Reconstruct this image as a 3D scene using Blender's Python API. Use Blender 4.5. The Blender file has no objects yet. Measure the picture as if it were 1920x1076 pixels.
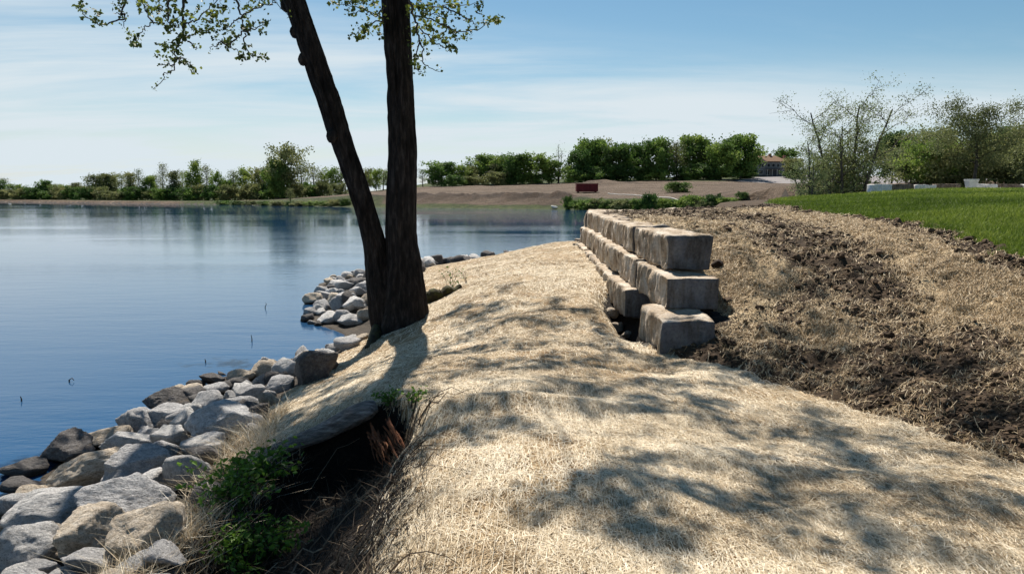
import bpy, math, random
import numpy as np
from mathutils import Vector, Matrix, Quaternion

random.seed(7)
RNG = np.random.default_rng(7)
R = math.radians
SC = bpy.context.scene
COL = SC.collection

# ------------------------------------------------------------------ camera
EYE = 2.8                      # metres above the lake
PITCH = R(7.165)
FPX = 1400.0                   # focal length in pixels of the 1920 wide photo
cam_d = bpy.data.cameras.new('camera')
cam = bpy.data.objects.new('camera', cam_d)
COL.objects.link(cam)
cam.location = (0, 0, EYE)
cam.rotation_euler = (R(90) - PITCH, 0, 0)
cam_d.sensor_width = 36.0
cam_d.lens = 36.0 * FPX / 1920.0
cam_d.clip_start = 0.05
cam_d.clip_end = 6000
SC.camera = cam

# ------------------------------------------------------------------ light
SUN_EL, SUN_AZ = R(52), R(-10)            # azimuth from +Y towards +X
SDIR = np.array([math.sin(SUN_AZ)*math.cos(SUN_EL), math.cos(SUN_AZ)*math.cos(SUN_EL), math.sin(SUN_EL)])
sun_d = bpy.data.lights.new('sun', 'SUN')
sun_d.energy = 5.0
sun_d.angle = R(0.53)
sun_d.color = (1.0, 0.92, 0.81)
sun = bpy.data.objects.new('sun', sun_d)
COL.objects.link(sun)
sun.location = (-20, 60, 80)
sun.rotation_euler = Vector(SDIR).to_track_quat('Z', 'Y').to_euler()

world = bpy.data.worlds.new('World')
SC.world = world
world.use_nodes = True
wt = world.node_tree
wt.nodes.clear()
def wn(t, **k):
    n = wt.nodes.new(t)
    for a, b in k.items():
        setattr(n, a, b)
    return n
def wmath(op, a, b=None, clamp=False):
    n = wn('ShaderNodeMath', operation=op, use_clamp=clamp)
    for i, s in enumerate((a, b)):
        if s is None: continue
        if isinstance(s, (int, float)): n.inputs[i].default_value = s
        else: wt.links.new(s, n.inputs[i])
    return n.outputs[0]
sky = wn('ShaderNodeTexSky', sky_type='NISHITA', sun_disc=False)
sky.sun_elevation = SUN_EL
sky.sun_rotation = SUN_AZ
sky.altitude = 200
sky.air_density = 1.0
sky.dust_density = 0.35
sky.ozone_density = 1.6
tc = wn('ShaderNodeTexCoord')
sep = wn('ShaderNodeSeparateXYZ')
wt.links.new(tc.outputs['Generated'], sep.inputs[0])
zz = wmath('ADD', wmath('MAXIMUM', sep.outputs[2], 0.0), 0.10)
px_ = wmath('DIVIDE', sep.outputs[0], zz)
py_ = wmath('DIVIDE', sep.outputs[1], zz)
comb = wn('ShaderNodeCombineXYZ')
wt.links.new(px_, comb.inputs[0]); wt.links.new(py_, comb.inputs[1])
mp = wn('ShaderNodeMapping')
mp.inputs['Scale'].default_value = (0.24, 0.62, 1)
mp.inputs['Rotation'].default_value = (0, 0, R(-16))
wt.links.new(comb.outputs[0], mp.inputs[0])
nz = wn('ShaderNodeTexNoise'); nz.inputs['Scale'].default_value = 1.25; nz.inputs['Detail'].default_value = 7
nz.inputs['Roughness'].default_value = 0.62; nz.inputs['Distortion'].default_value = 0.45
wt.links.new(mp.outputs[0], nz.inputs[0])
# thin cirrus sheet, thickest low in the sky and thinning above ten degrees
def wramp(v, a, b):
    n = wn('ShaderNodeMapRange', interpolation_type='SMOOTHSTEP')
    wt.links.new(v, n.inputs[0]); n.inputs[1].default_value = a; n.inputs[2].default_value = b
    return n.outputs[0]
topedge = wmath('ADD', sep.outputs[2], wmath('MULTIPLY', sep.outputs[0], 0.13))
fade = wmath('SUBTRACT', 1.0, wramp(topedge, 0.135, 0.235))
low = wmath('ADD', wmath('SUBTRACT', 1.0, wramp(sep.outputs[2], 0.0, 0.16)), wmath('MULTIPLY', wmath('SUBTRACT', 1.0, wramp(sep.outputs[2], -0.02, 0.05)), 0.6))
streak = wramp(nz.outputs[0], 0.30, 0.66)
mask = wmath('ADD', wmath('MULTIPLY', wmath('MULTIPLY', streak, fade), 0.95), wmath('MULTIPLY', low, 0.55), True)
thin = wmath('MULTIPLY', wramp(nz.outputs[0], 0.5, 0.78), 0.22)
mask = wmath('MAXIMUM', mask, thin)
mix = wn('ShaderNodeMixRGB')
wt.links.new(mask, mix.inputs[0])
hs = wn('ShaderNodeHueSaturation'); hs.inputs['Saturation'].default_value = 1.2; hs.inputs['Hue'].default_value = 0.486
wt.links.new(sky.outputs[0], hs.inputs['Color'])
wt.links.new(hs.outputs[0], mix.inputs[1])
mix.inputs[2].default_value = (8.2, 9.2, 9.8, 1)
bg = wn('ShaderNodeBackground'); bg.inputs[1].default_value = 0.052
out = wn('ShaderNodeOutputWorld')
wt.links.new(mix.outputs[0], bg.inputs[0]); wt.links.new(bg.outputs[0], out.inputs[0])

SC.view_settings.view_transform = 'Standard'
SC.view_settings.look = 'None'
SC.view_settings.exposure = 0.74
SC.view_settings.gamma = 1.0
SC.view_settings.use_curve_mapping = False
SC.render.engine = 'CYCLES'
SC.cycles.max_bounces = 6
SC.cycles.transparent_max_bounces = 8

# ------------------------------------------------------------------ helpers
def sstep(x, a, b):
    t = np.clip((np.asarray(x, float) - a) / (b - a), 0, 1)
    return t*t*(3-2*t)

def _hash(ix, iy, iz, seed):
    h = (ix.astype(np.int64)*374761393 + iy.astype(np.int64)*668265263 + iz.astype(np.int64)*2147483647*3 + seed*974711) & 0xffffffff
    h = ((h ^ (h >> 13)) * 1274126177) & 0xffffffff
    h = ((h ^ (h >> 16)) * 2246822519) & 0xffffffff
    return ((h ^ (h >> 15)) & 0xffffff) / float(0xffffff)

def vnoise(x, y, z=None, seed=0):                 # value noise in -1..1
    x = np.asarray(x, float); y = np.asarray(y, float)
    z = np.zeros_like(x) if z is None else np.asarray(z, float)
    ix, iy, iz = np.floor(x), np.floor(y), np.floor(z)
    fx, fy, fz = x-ix, y-iy, z-iz
    fx = fx*fx*fx*(fx*(fx*6-15)+10); fy = fy*fy*fy*(fy*(fy*6-15)+10); fz = fz*fz*fz*(fz*(fz*6-15)+10)
    r = 0
    for dx in (0, 1):
        for dy in (0, 1):
            for dz in ((0, 1) if np.any(z) else (0,)):
                w = (fx if dx else 1-fx)*(fy if dy else 1-fy)*(fz if dz else 1-fz)
                r = r + w*_hash(ix+dx, iy+dy, iz+dz, seed)
    return r*2-1

def fbm(x, y, z=None, seed=0, oct=4, gain=0.5):
    a, s, n = 1.0, 0.0, 0.0
    x = np.asarray(x, float); y = np.asarray(y, float)
    for k in range(oct):
        s = s + a*vnoise(x*2**k + 17.3*k, y*2**k - 9.1*k, None if z is None else z*2**k + 4.7*k, seed+k)
        n += a; a *= gain
    return s/n

def mesh_np(name, V, F, smooth=False, tint=None):
    """one mesh from arrays; F is (n,3) or (n,4)"""
    V = np.ascontiguousarray(V, dtype=np.float32); F = np.ascontiguousarray(F, dtype=np.int32)
    me = bpy.data.meshes.new(name)
    k = F.shape[1]
    me.vertices.add(len(V)); me.vertices.foreach_set('co', V.ravel())
    me.loops.add(F.size); me.loops.foreach_set('vertex_index', F.ravel())
    me.polygons.add(len(F))
    me.polygons.foreach_set('loop_start', np.arange(0, F.size, k, dtype=np.int32))
    me.polygons.foreach_set('loop_total', np.full(len(F), k, dtype=np.int32))
    me.polygons.foreach_set('use_smooth', np.full(len(F), smooth, dtype=bool))
    if tint is not None:
        at = me.attributes.new('tint', 'FLOAT', 'FACE')
        at.data.foreach_set('value', np.ascontiguousarray(tint, dtype=np.float32))
    me.update(calc_edges=True)
    me.validate()
    return me

def link(name, me, mat=None, parent=None, loc=None):
    o = bpy.data.objects.new(name, me)
    COL.objects.link(o)
    if mat is not None and me is not None and len(me.materials) == 0:
        me.materials.append(mat)
    if parent is not None: o.parent = parent
    if loc is not None: o.location = loc
    return o

def tag(o, label=None, cat=None, group=None, kind=None):
    if label: o['label'] = label
    if cat: o['category'] = cat
    if group: o['group'] = group
    if kind: o['kind'] = kind
    return o

def empty(name, loc, rz=0.0):
    o = bpy.data.objects.new(name, None)
    COL.objects.link(o)
    o.location = loc; o.rotation_euler = (0, 0, rz); o.empty_display_size = 0.2
    return o

ORD = ['first', 'second', 'third', 'fourth', 'fifth', 'sixth', 'seventh', 'eighth', 'ninth', 'tenth', 'eleventh', 'twelfth',
       'thirteenth', 'fourteenth', 'fifteenth', 'sixteenth', 'seventeenth', 'eighteenth', 'nineteenth', 'twentieth']
def ordinal(i):
    if i < 20: return ORD[i]
    n = i + 1
    tens = {2: 'twenty', 3: 'thirty', 4: 'forty', 5: 'fifty', 6: 'sixty', 7: 'seventy', 8: 'eighty', 9: 'ninety'}
    tth = {2: 'twentieth', 3: 'thirtieth', 4: 'fortieth', 5: 'fiftieth', 6: 'sixtieth', 7: 'seventieth', 8: 'eightieth', 9: 'ninetieth'}
    t, u = divmod(n, 10)
    return tth[t] if u == 0 else tens[t] + '-' + ORD[u-1]

class Geo:                                   # collects pieces of one mesh (quads)
    def __init__(s): s.V = []; s.F = []; s.T = []; s.n = 0
    def add(s, V, F, t=0.5):
        V = np.asarray(V, float); F = np.asarray(F, int)
        if F.shape[1] == 3: F = np.hstack([F, F[:, 2:3]])
        s.V.append(V); s.F.append(F + s.n); s.n += len(V)
        s.T.append(np.full(len(F), t) if np.isscalar(t) else np.asarray(t, float))
    def tube(s, P, rad, n=6, t=0.5, cap=True):
        P = np.asarray(P, float); rad = np.broadcast_to(np.asarray(rad, float), (len(P),))
        T = np.gradient(P, axis=0); T /= np.linalg.norm(T, axis=1, keepdims=True) + 1e-9
        ref = np.array([0.0, 0, 1]) if abs(T[0][2]) < 0.9 else np.array([1.0, 0, 0])
        N = np.cross(T, ref); N /= np.linalg.norm(N, axis=1, keepdims=True) + 1e-9
        for i in range(1, len(P)):
            v = N[i-1] - T[i]*np.dot(N[i-1], T[i]); N[i] = v/(np.linalg.norm(v)+1e-9)
        B = np.cross(T, N)
        a = np.arange(n)*2*math.pi/n
        V = P[:, None, :] + rad[:, None, None]*(np.cos(a)[None, :, None]*N[:, None, :] + np.sin(a)[None, :, None]*B[:, None, :])
        V = V.reshape(-1, 3)
        i, j = np.meshgrid(np.arange(len(P)-1), np.arange(n), indexing='ij')
        i = i.ravel(); j = j.ravel(); k = (j+1) % n
        F = np.stack([i*n+j, i*n+k, (i+1)*n+k, (i+1)*n+j], 1)
        s.add(V, F, t)
        if cap:
            for ring, rev in ((0, True), (len(P)-1, False)):
                c = P[ring]; VV = np.vstack([V[ring*n:(ring+1)*n], c])
                idx = np.arange(n)
                FF = np.stack([idx, (idx+1) % n, np.full(n, n), np.full(n, n)], 1)
                if rev: FF = FF[:, ::-1]
                s.add(VV, FF, t)
    def box(s, c, d, rot=0.0, t=0.5):
        x, y, z = np.array(d)/2.0
        V = np.array([[-x,-y,-z],[x,-y,-z],[x,y,-z],[-x,y,-z],[-x,-y,z],[x,-y,z],[x,y,z],[-x,y,z]])
        if rot:
            cc, ss = math.cos(rot), math.sin(rot)
            V = V @ np.array([[cc, ss, 0], [-ss, cc, 0], [0, 0, 1]])
        s.add(V + np.array(c), [[0,3,2,1],[4,5,6,7],[0,1,5,4],[1,2,6,5],[2,3,7,6],[3,0,4,7]], t)
    def mesh(s, name, smooth=False):
        V = np.vstack(s.V); F = np.vstack(s.F); T = np.concatenate(s.T)
        tri = F[:, 2] == F[:, 3]
        if tri.any():
            # triangles and quads together
            me = bpy.data.meshes.new(name)
            faces = [tuple(f[:3]) if q else tuple(f) for f, q in zip(F.tolist(), tri.tolist())]
            me.from_pydata(V.tolist(), [], faces)
            me.polygons.foreach_set('use_smooth', np.full(len(faces), smooth, dtype=bool))
            at = me.attributes.new('tint', 'FLOAT', 'FACE'); at.data.foreach_set('value', T.astype(np.float32))
            me.update(); return me
        return mesh_np(name, V, F, smooth, T)

def leaves_geo(C, size, seed, tint, flat=0.0, aspect=0.62):
    """diamond leaves at the points C"""
    r = np.random.default_rng(seed)
    n = len(C); C = np.asarray(C, float)
    a = r.normal(size=(n, 3)); a[:, 2] *= (1-flat); a /= np.linalg.norm(a, axis=1, keepdims=True)
    b = r.normal(size=(n, 3)); b = np.cross(a, b); b /= np.linalg.norm(b, axis=1, keepdims=True)
    nn = np.cross(a, b)
    L = (np.asarray(size)*r.uniform(0.65, 1.35, n))[:, None]
    bend = nn*L*0.12
    V = np.stack([C - a*L*0.5, C + b*L*aspect*0.5 + bend, C + a*L*0.5, C - b*L*aspect*0.5 + bend], 1).reshape(-1, 3)
    F = np.arange(4*n).reshape(n, 4)
    return V, F, np.asarray(tint)

# ------------------------------------------------------------------ materials
def mat_new(name):
    m = bpy.data.materials.new(name); m.use_nodes = True
    nt = m.node_tree; nt.nodes.clear()
    o = nt.nodes.new('ShaderNodeOutputMaterial'); p = nt.nodes.new('ShaderNodeBsdfPrincipled')
    nt.links.new(p.outputs[0], o.inputs[0])
    p.inputs['Specular IOR Level'].default_value = 0.25
    return m, nt, p, o
def N(nt, t, **k):
    n = nt.nodes.new(t)
    for a, b in k.items(): setattr(n, a, b)
    return n
def noise(nt, scale, detail=5, rough=0.55, stretch=None, coord='Object', dist=0.0, rot=None):
    c = N(nt, 'ShaderNodeTexCoord'); n = N(nt, 'ShaderNodeTexNoise')
    n.inputs['Scale'].default_value = scale; n.inputs['Detail'].default_value = detail
    n.inputs['Roughness'].default_value = rough; n.inputs['Distortion'].default_value = dist
    if stretch or rot:
        m = N(nt, 'ShaderNodeMapping')
        if stretch: m.inputs['Scale'].default_value = stretch
        if rot: m.inputs['Rotation'].default_value = rot
        nt.links.new(c.outputs[coord], m.inputs[0]); nt.links.new(m.outputs[0], n.inputs[0])
    else:
        nt.links.new(c.outputs[coord], n.inputs[0])
    return n
def ramp(nt, fac, stops):
    r = N(nt, 'ShaderNodeValToRGB')
    e = r.color_ramp.elements
    while len(e) > 1: e.remove(e[-1])
    e[0].position = stops[0][0]; e[0].color = (*stops[0][1], 1)
    for p, c in stops[1:]:
        k = e.new(p); k.color = (*c, 1)
    nt.links.new(fac, r.inputs[0]); return r
def mixc(nt, fac, a, b, mode='MIX'):
    m = N(nt, 'ShaderNodeMixRGB', blend_type=mode)
    for i, s in zip((0, 1, 2), (fac, a, b)):
        if isinstance(s, (int, float)): m.inputs[i].default_value = s
        elif isinstance(s, tuple): m.inputs[i].default_value = (*s, 1)
        else: nt.links.new(s, m.inputs[i])
    return m.outputs[0]
def bump(nt, p, h, strength=0.5, dist=0.02):
    b = N(nt, 'ShaderNodeBump'); b.inputs['Strength'].default_value = strength; b.inputs['Distance'].default_value = dist
    nt.links.new(h, b.inputs['Height']); nt.links.new(b.outputs[0], p.inputs['Normal']); return b
def attr(nt, name):
    a = N(nt, 'ShaderNodeAttribute'); a.attribute_name = name; return a.outputs['Fac']

def tint_mat(name, stops, rough=0.8, transl=0.0, objrand=0.0):
    m, nt, p, o = mat_new(name)
    r = ramp(nt, attr(nt, 'tint'), stops)
    c = r.outputs[0]
    if objrand:
        oi = N(nt, 'ShaderNodeObjectInfo')
        h = N(nt, 'ShaderNodeHueSaturation')
        mr = N(nt, 'ShaderNodeMapRange'); nt.links.new(oi.outputs['Random'], mr.inputs[0])
        mr.inputs[3].default_value = 1-objrand; mr.inputs[4].default_value = 1+objrand
        nt.links.new(mr.outputs[0], h.inputs['Value'])
        mr2 = N(nt, 'ShaderNodeMapRange'); nt.links.new(oi.outputs['Random'], mr2.inputs[0])
        mr2.inputs[3].default_value = 0.5+objrand*0.06; mr2.inputs[4].default_value = 0.5-objrand*0.09
        nt.links.new(mr2.outputs[0], h.inputs['Hue'])
        nt.links.new(c, h.inputs['Color']); c = h.outputs[0]
    nt.links.new(c, p.inputs['Base Color'])
    p.inputs['Roughness'].default_value = rough
    if transl:
        t = N(nt, 'ShaderNodeBsdfTranslucent'); nt.links.new(c, t.inputs[0])
        ms = N(nt, 'ShaderNodeMixShader'); ms.inputs[0].default_value = transl
        nt.links.new(p.outputs[0], ms.inputs[1]); nt.links.new(t.outputs[0], ms.inputs[2]); nt.links.new(ms.outputs[0], o.inputs[0])
    return m

def noise_mat(name, stops, scale, detail=6, rough=0.85, bstr=0.6, bdist=0.02, stretch=None, bscale=None, second=None):
    m, nt, p, o = mat_new(name)
    n1 = noise(nt, scale, detail, 0.6, stretch)
    c = ramp(nt, n1.outputs[0], stops).outputs[0]
    if second:
        n2 = noise(nt, second[0], 4, 0.6, second[3] if len(second) > 3 else None)
        f = ramp(nt, n2.outputs[0], [(second[2][0], (0, 0, 0)), (second[2][1], (1, 1, 1))])
        c = mixc(nt, f.outputs[0], c, second[1])
    nt.links.new(c, p.inputs['Base Color']); p.inputs['Roughness'].default_value = rough
    nb = noise(nt, bscale or scale*3, 8, 0.65, stretch)
    bump(nt, p, nb.outputs[0], bstr, bdist)
    return m

M = {}
M['straw'] = tint_mat('straw', [(0, (0.13, 0.08, 0.035)), (0.35, (0.44, 0.335, 0.20)), (0.7, (0.74, 0.64, 0.47)), (1, (0.92, 0.84, 0.68))], 0.6, 0.12)
M['chips'] = tint_mat('straw_chips', [(0, (0.10, 0.06, 0.028)), (0.5, (0.38, 0.27, 0.14)), (1, (0.72, 0.6, 0.42))], 0.65, 0.1)
M['grass'] = tint_mat('grass', [(0, (0.055, 0.095, 0.011)), (0.6, (0.135, 0.20, 0.025)), (1, (0.28, 0.33, 0.06))], 0.7, 0.3)
M['clod'] = tint_mat('soil_clod', [(0, (0.028, 0.018, 0.011)), (0.6, (0.085, 0.056, 0.034)), (1, (0.19, 0.13, 0.08))], 0.95)

# blanket: woven straw with thin netting threads
m, nt, p, o = mat_new('straw_blanket')
n1 = noise(nt, 55, 6, 0.7, (1, 0.22, 1)); n1b = noise(nt, 55, 6, 0.7, (0.2, 1, 1)); n2 = noise(nt, 2.2, 5, 0.6)
f = mixc(nt, 0.5, n1.outputs[0], n1b.outputs[0])
c = ramp(nt, f, [(0.32, (0.07, 0.045, 0.022)), (0.5, (0.33, 0.24, 0.135)), (0.66, (0.70, 0.58, 0.40))]).outputs[0]
c2 = ramp(nt, n2.outputs[0], [(0.35, (0.62, 0.52, 0.38)), (0.6, (1, 1, 1))]).outputs[0]
c = mixc(nt, 1.0, c, c2, 'MULTIPLY')
nt.links.new(c, p.inputs['Base Color']); p.inputs['Roughness'].default_value = 0.8
bump(nt, p, f, 0.8, 0.03)
M['blanket'] = m

# loose soil with some straw worked in
m, nt, p, o = mat_new('loose_soil')
n1 = noise(nt, 9, 8, 0.65); n2 = noise(nt, 60, 4, 0.6, (1, 0.5, 1)); sa = attr(nt, 'straw_amt')
c = ramp(nt, n1.outputs[0], [(0.3, (0.026, 0.017, 0.010)), (0.55, (0.075, 0.050, 0.030)), (0.75, (0.15, 0.103, 0.062))]).outputs[0]
sc_ = ramp(nt, n2.outputs[0], [(0.35, (0.17, 0.115, 0.06)), (0.6, (0.62, 0.49, 0.31))]).outputs[0]
ad = N(nt, 'ShaderNodeMath', operation='ADD'); nt.links.new(sa, ad.inputs[0]); nt.links.new(n2.outputs[0], ad.inputs[1])
fr = ramp(nt, ad.outputs[0], [(0.95, (0, 0, 0)), (1.2, (1, 1, 1))])
c = mixc(nt, fr.outputs[0], c, sc_)
nt.links.new(c, p.inputs['Base Color']); p.inputs['Roughness'].default_value = 0.95
nb = noise(nt, 30, 8, 0.7); bump(nt, p, nb.outputs[0], 1.0, 0.05)
M['soil'] = m

# far ground: graded clay and weedy banks
m, nt, p, o = mat_new('far_ground')
n1 = noise(nt, 0.12, 8, 0.65, (1, 2.5, 1)); n2 = noise(nt, 0.6, 6, 0.65); n3 = noise(nt, 2.5, 6, 0.7)
c = ramp(nt, n1.outputs[0], [(0.32, (0.075, 0.053, 0.036)), (0.5, (0.14, 0.100, 0.070)), (0.68, (0.22, 0.165, 0.122))]).outputs[0]
g = ramp(nt, n2.outputs[0], [(0.3, (0.025, 0.04, 0.010)), (0.55, (0.06, 0.085, 0.02)), (0.75, (0.12, 0.125, 0.045))]).outputs[0]
va = attr(nt, 'veg')
sm = N(nt, 'ShaderNodeMath', operation='ADD'); nt.links.new(va, sm.inputs[0])
sc3 = N(nt, 'ShaderNodeMath', operation='MULTIPLY_ADD'); nt.links.new(n3.outputs[0], sc3.inputs[0]); sc3.inputs[1].default_value = 0.9; sc3.inputs[2].default_value = -0.45
nt.links.new(sc3.outputs[0], sm.inputs[1])
fr = ramp(nt, sm.outputs[0], [(0.4, (0, 0, 0)), (0.6, (1, 1, 1))])
c = mixc(nt, fr.outputs[0], c, g)
dk = mixc(nt, 1.0, c, ramp(nt, n3.outputs[0], [(0.35, (0.5, 0.48, 0.46)), (0.58, (1, 1, 1))]).outputs[0], 'MULTIPLY')
dk = mixc(nt, attr(nt, 'dug'), dk, mixc(nt, 1.0, dk, (0.42, 0.38, 0.36), 'MULTIPLY'))
nt.links.new(dk, p.inputs['Base Color']); p.inputs['Roughness'].default_value = 0.95
bump(nt, p, n3.outputs[0], 1.0, 0.6)
M['far'] = m
M['shore'] = noise_mat('wet_shore_soil', [(0.3, (0.02, 0.016, 0.012)), (0.6, (0.06, 0.047, 0.034)), (0.8, (0.11, 0.09, 0.065))], 6, bstr=1.0, bdist=0.05)
M['pit'] = noise_mat('dark_humus', [(0.3, (0.006, 0.0045, 0.0035)), (0.6, (0.018, 0.012, 0.009)), (0.8, (0.045, 0.031, 0.021))], 10, bstr=1.0, bdist=0.06)  # humus, its colour sunk towards black to carry the shade of the hollow
M['lawn'] = noise_mat('lawn', [(0.3, (0.042, 0.072, 0.009)), (0.55, (0.08, 0.125, 0.016)), (0.8, (0.13, 0.17, 0.03))], 1.6, bstr=1.0, bdist=0.05, bscale=60)
M['gravel'] = noise_mat('pale_gravel', [(0.3, (0.15, 0.14, 0.145)), (0.7, (0.25, 0.235, 0.24))], 3, bstr=0.5)
M['white_gravel'] = noise_mat('white_gravel', [(0.3, (0.45, 0.43, 0.40)), (0.7, (0.8, 0.78, 0.74))], 5, bstr=0.8, bdist=0.1)

# bark
m, nt, p, o = mat_new('bark')
n1 = noise(nt, 6, 7, 0.65, (2.6, 2.6, 0.55)); n2 = noise(nt, 1.3, 4, 0.6)
c = ramp(nt, n1.outputs[0], [(0.32, (0.006, 0.005, 0.004)), (0.52, (0.030, 0.024, 0.021)), (0.72, (0.09, 0.077, 0.068))]).outputs[0]
c = mixc(nt, 1.0, c, ramp(nt, n2.outputs[0], [(0.3, (0.6, 0.55, 0.5)), (0.7, (1, 1, 1))]).outputs[0], 'MULTIPLY')
nt.links.new(c, p.inputs['Base Color']); p.inputs['Roughness'].default_value = 0.95
nb = noise(nt, 9, 8, 0.7, (3, 3, 0.6)); bump(nt, p, nb.outputs[0], 1.0, 0.05)
M['bark'] = m
M['twig'] = noise_mat('twig_bark', [(0.3, (0.03, 0.024, 0.019)), (0.7, (0.085, 0.07, 0.055))], 8, bstr=0.3)
M['farbark'] = noise_mat('grey_bark', [(0.3, (0.035, 0.029, 0.024)), (0.7, (0.11, 0.095, 0.08))], 2, bstr=0.3)
M['moss'] = noise_mat('mossy_root', [(0.3, (0.015, 0.012, 0.009)), (0.5, (0.04, 0.035, 0.015)), (0.7, (0.08, 0.085, 0.02))], 9, bstr=1, bdist=0.03)
M['hero_leaf'] = tint_mat('young_leaf', [(0, (0.035, 0.055, 0.016)), (0.6, (0.10, 0.135, 0.028)), (1, (0.24, 0.28, 0.05))], 0.55, 0.35)
M['weed'] = tint_mat('weed_leaf', [(0, (0.025, 0.055, 0.012)), (0.6, (0.075, 0.165, 0.022)), (1, (0.18, 0.31, 0.04))], 0.5, 0.35)
M['leaf_green'] = tint_mat('leaf_green', [(0, (0.0436, 0.087, 0.0242)), (0.5, (0.121, 0.2128, 0.0436)), (1, (0.266, 0.3748, 0.0726))], 0.7, 0.3, 0.25)
M['leaf_bright'] = tint_mat('leaf_bright', [(0, (0.068, 0.1246, 0.0249)), (0.5, (0.1925, 0.2831, 0.0499)), (1, (0.3851, 0.4531, 0.102))], 0.7, 0.35, 0.2)
M['leaf_olive'] = tint_mat('leaf_olive', [(0, (0.0676, 0.0811, 0.0325)), (0.5, (0.1893, 0.2163, 0.0811)), (1, (0.3786, 0.3921, 0.1622))], 0.7, 0.3, 0.2)
M['leaf_grey'] = tint_mat('leaf_grey', [(0, (0.08, 0.105, 0.04)), (0.5, (0.18, 0.225, 0.085)), (1, (0.30, 0.35, 0.14))], 0.7, 0.3, 0.15)
M['leaf_dark'] = tint_mat('leaf_dark', [(0, (0.0259, 0.057, 0.0156)), (0.5, (0.0726, 0.1426, 0.0311)), (1, (0.1555, 0.2592, 0.0518))], 0.7, 0.25, 0.2)

# rock
def rock_mat(name, a, b, cc):
    m, nt, p, o = mat_new(name)
    n1 = noise(nt, 5.5, 8, 0.65); n2 = noise(nt, 22, 6, 0.7); n3 = noise(nt, 2.0, 3, 0.5)
    oi = N(nt, 'ShaderNodeObjectInfo')
    c = ramp(nt, n1.outputs[0], [(0.28, a), (0.5, b), (0.72, cc)]).outputs[0]
    c = mixc(nt, 1.0, c, ramp(nt, n2.outputs[0], [(0.32, (0.42, 0.40, 0.38)), (0.5, (1, 1, 1))]).outputs[0], 'MULTIPLY')
    # rusty stains with their own shape
    c = mixc(nt, ramp(nt, n3.outputs[0], [(0.62, (0, 0, 0)), (0.74, (0.3, 0.3, 0.3))]).outputs[0], c, (0.24, 0.165, 0.09))
    mr = N(nt, 'ShaderNodeMapRange'); nt.links.new(oi.outputs['Random'], mr.inputs[0]); mr.inputs[3].default_value = 0.82; mr.inputs[4].default_value = 1.12
    h = N(nt, 'ShaderNodeHueSaturation'); nt.links.new(mr.outputs[0], h.inputs['Value']); nt.links.new(c, h.inputs['Color']); c = h.outputs[0]
    # wet band just above the lake
    g = N(nt, 'ShaderNodeNewGeometry'); sp = N(nt, 'ShaderNodeSeparateXYZ'); nt.links.new(g.outputs['Position'], sp.inputs[0])
    wv = N(nt, 'ShaderNodeMath', operation='MULTIPLY_ADD'); nt.links.new(n1.outputs[0], wv.inputs[0]); wv.inputs[1].default_value = -0.08; nt.links.new(sp.outputs[2], wv.inputs[2])
    wr = ramp(nt, wv.outputs[0], [(0.0, (1, 1, 1)), (0.045, (0, 0, 0))])
    c = mixc(nt, wr.outputs[0], c, mixc(nt, 1.0, c, (0.42, 0.39, 0.36), 'MULTIPLY'))
    nt.links.new(c, p.inputs['Base Color'])
    p.inputs['Roughness'].default_value = 0.88
    nb = noise(nt, 7, 10, 0.72); bump(nt, p, nb.outputs[0], 1.0, 0.06)
    return m
M['rock_pale'] = rock_mat('limestone_pale', (0.36, 0.355, 0.35), (0.62, 0.61, 0.595), (0.78, 0.765, 0.745))
M['rock_grey'] = rock_mat('limestone_grey', (0.26, 0.26, 0.265), (0.50, 0.495, 0.495), (0.70, 0.69, 0.68))
M['rock_tan'] = rock_mat('limestone_tan', (0.34, 0.275, 0.2), (0.60, 0.51, 0.40), (0.75, 0.69, 0.60))
M['rock_dark'] = rock_mat('limestone_dark', (0.07, 0.065, 0.063), (0.15, 0.14, 0.135), (0.27, 0.255, 0.245))

# wall blocks
def block_mat(name, face):
    m, nt, p, o = mat_new(name)
    n1 = noise(nt, 3.5, 8, 0.65); n2 = noise(nt, 5, 7, 0.7, (1.0, 1.0, 0.28)); n3 = noise(nt, 30, 6, 0.7)
    c = ramp(nt, n1.outputs[0], face).outputs[0]
    c = mixc(nt, 1.0, c, ramp(nt, n2.outputs[0], [(0.34, (0.22, 0.18, 0.14)), (0.47, (0.80, 0.74, 0.66)), (0.58, (1, 1, 1))]).outputs[0], 'MULTIPLY')
    c = mixc(nt, 1.0, c, ramp(nt, n3.outputs[0], [(0.3, (0.6, 0.6, 0.6)), (0.55, (1, 1, 1))]).outputs[0], 'MULTIPLY')
    nt.links.new(c, p.inputs['Base Color']); p.inputs['Roughness'].default_value = 0.92
    nb = noise(nt, 20, 9, 0.7); bump(nt, p, nb.outputs[0], 0.9, 0.03)
    return m
M['block'] = block_mat('ledge_rock', [(0.3, (0.31, 0.245, 0.18)), (0.5, (0.54, 0.46, 0.37)), (0.7, (0.70, 0.65, 0.57))])
M['block_brown'] = block_mat('ledge_rock_brown', [(0.3, (0.14, 0.105, 0.08)), (0.7, (0.30, 0.245, 0.2))])
M['block_end_shaded'] = block_mat('sawn_block_end', [(0.3, (0.105, 0.107, 0.118)), (0.5, (0.15, 0.152, 0.165)), (0.7, (0.22, 0.22, 0.225))])  # grey sawn ends, darkened further so the colour carries their shade
M['block_white'] = noise_mat('sawn_limestone', [(0.3, (0.5, 0.48, 0.45)), (0.7, (0.74, 0.72, 0.68))], 2, bstr=0.3)

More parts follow.
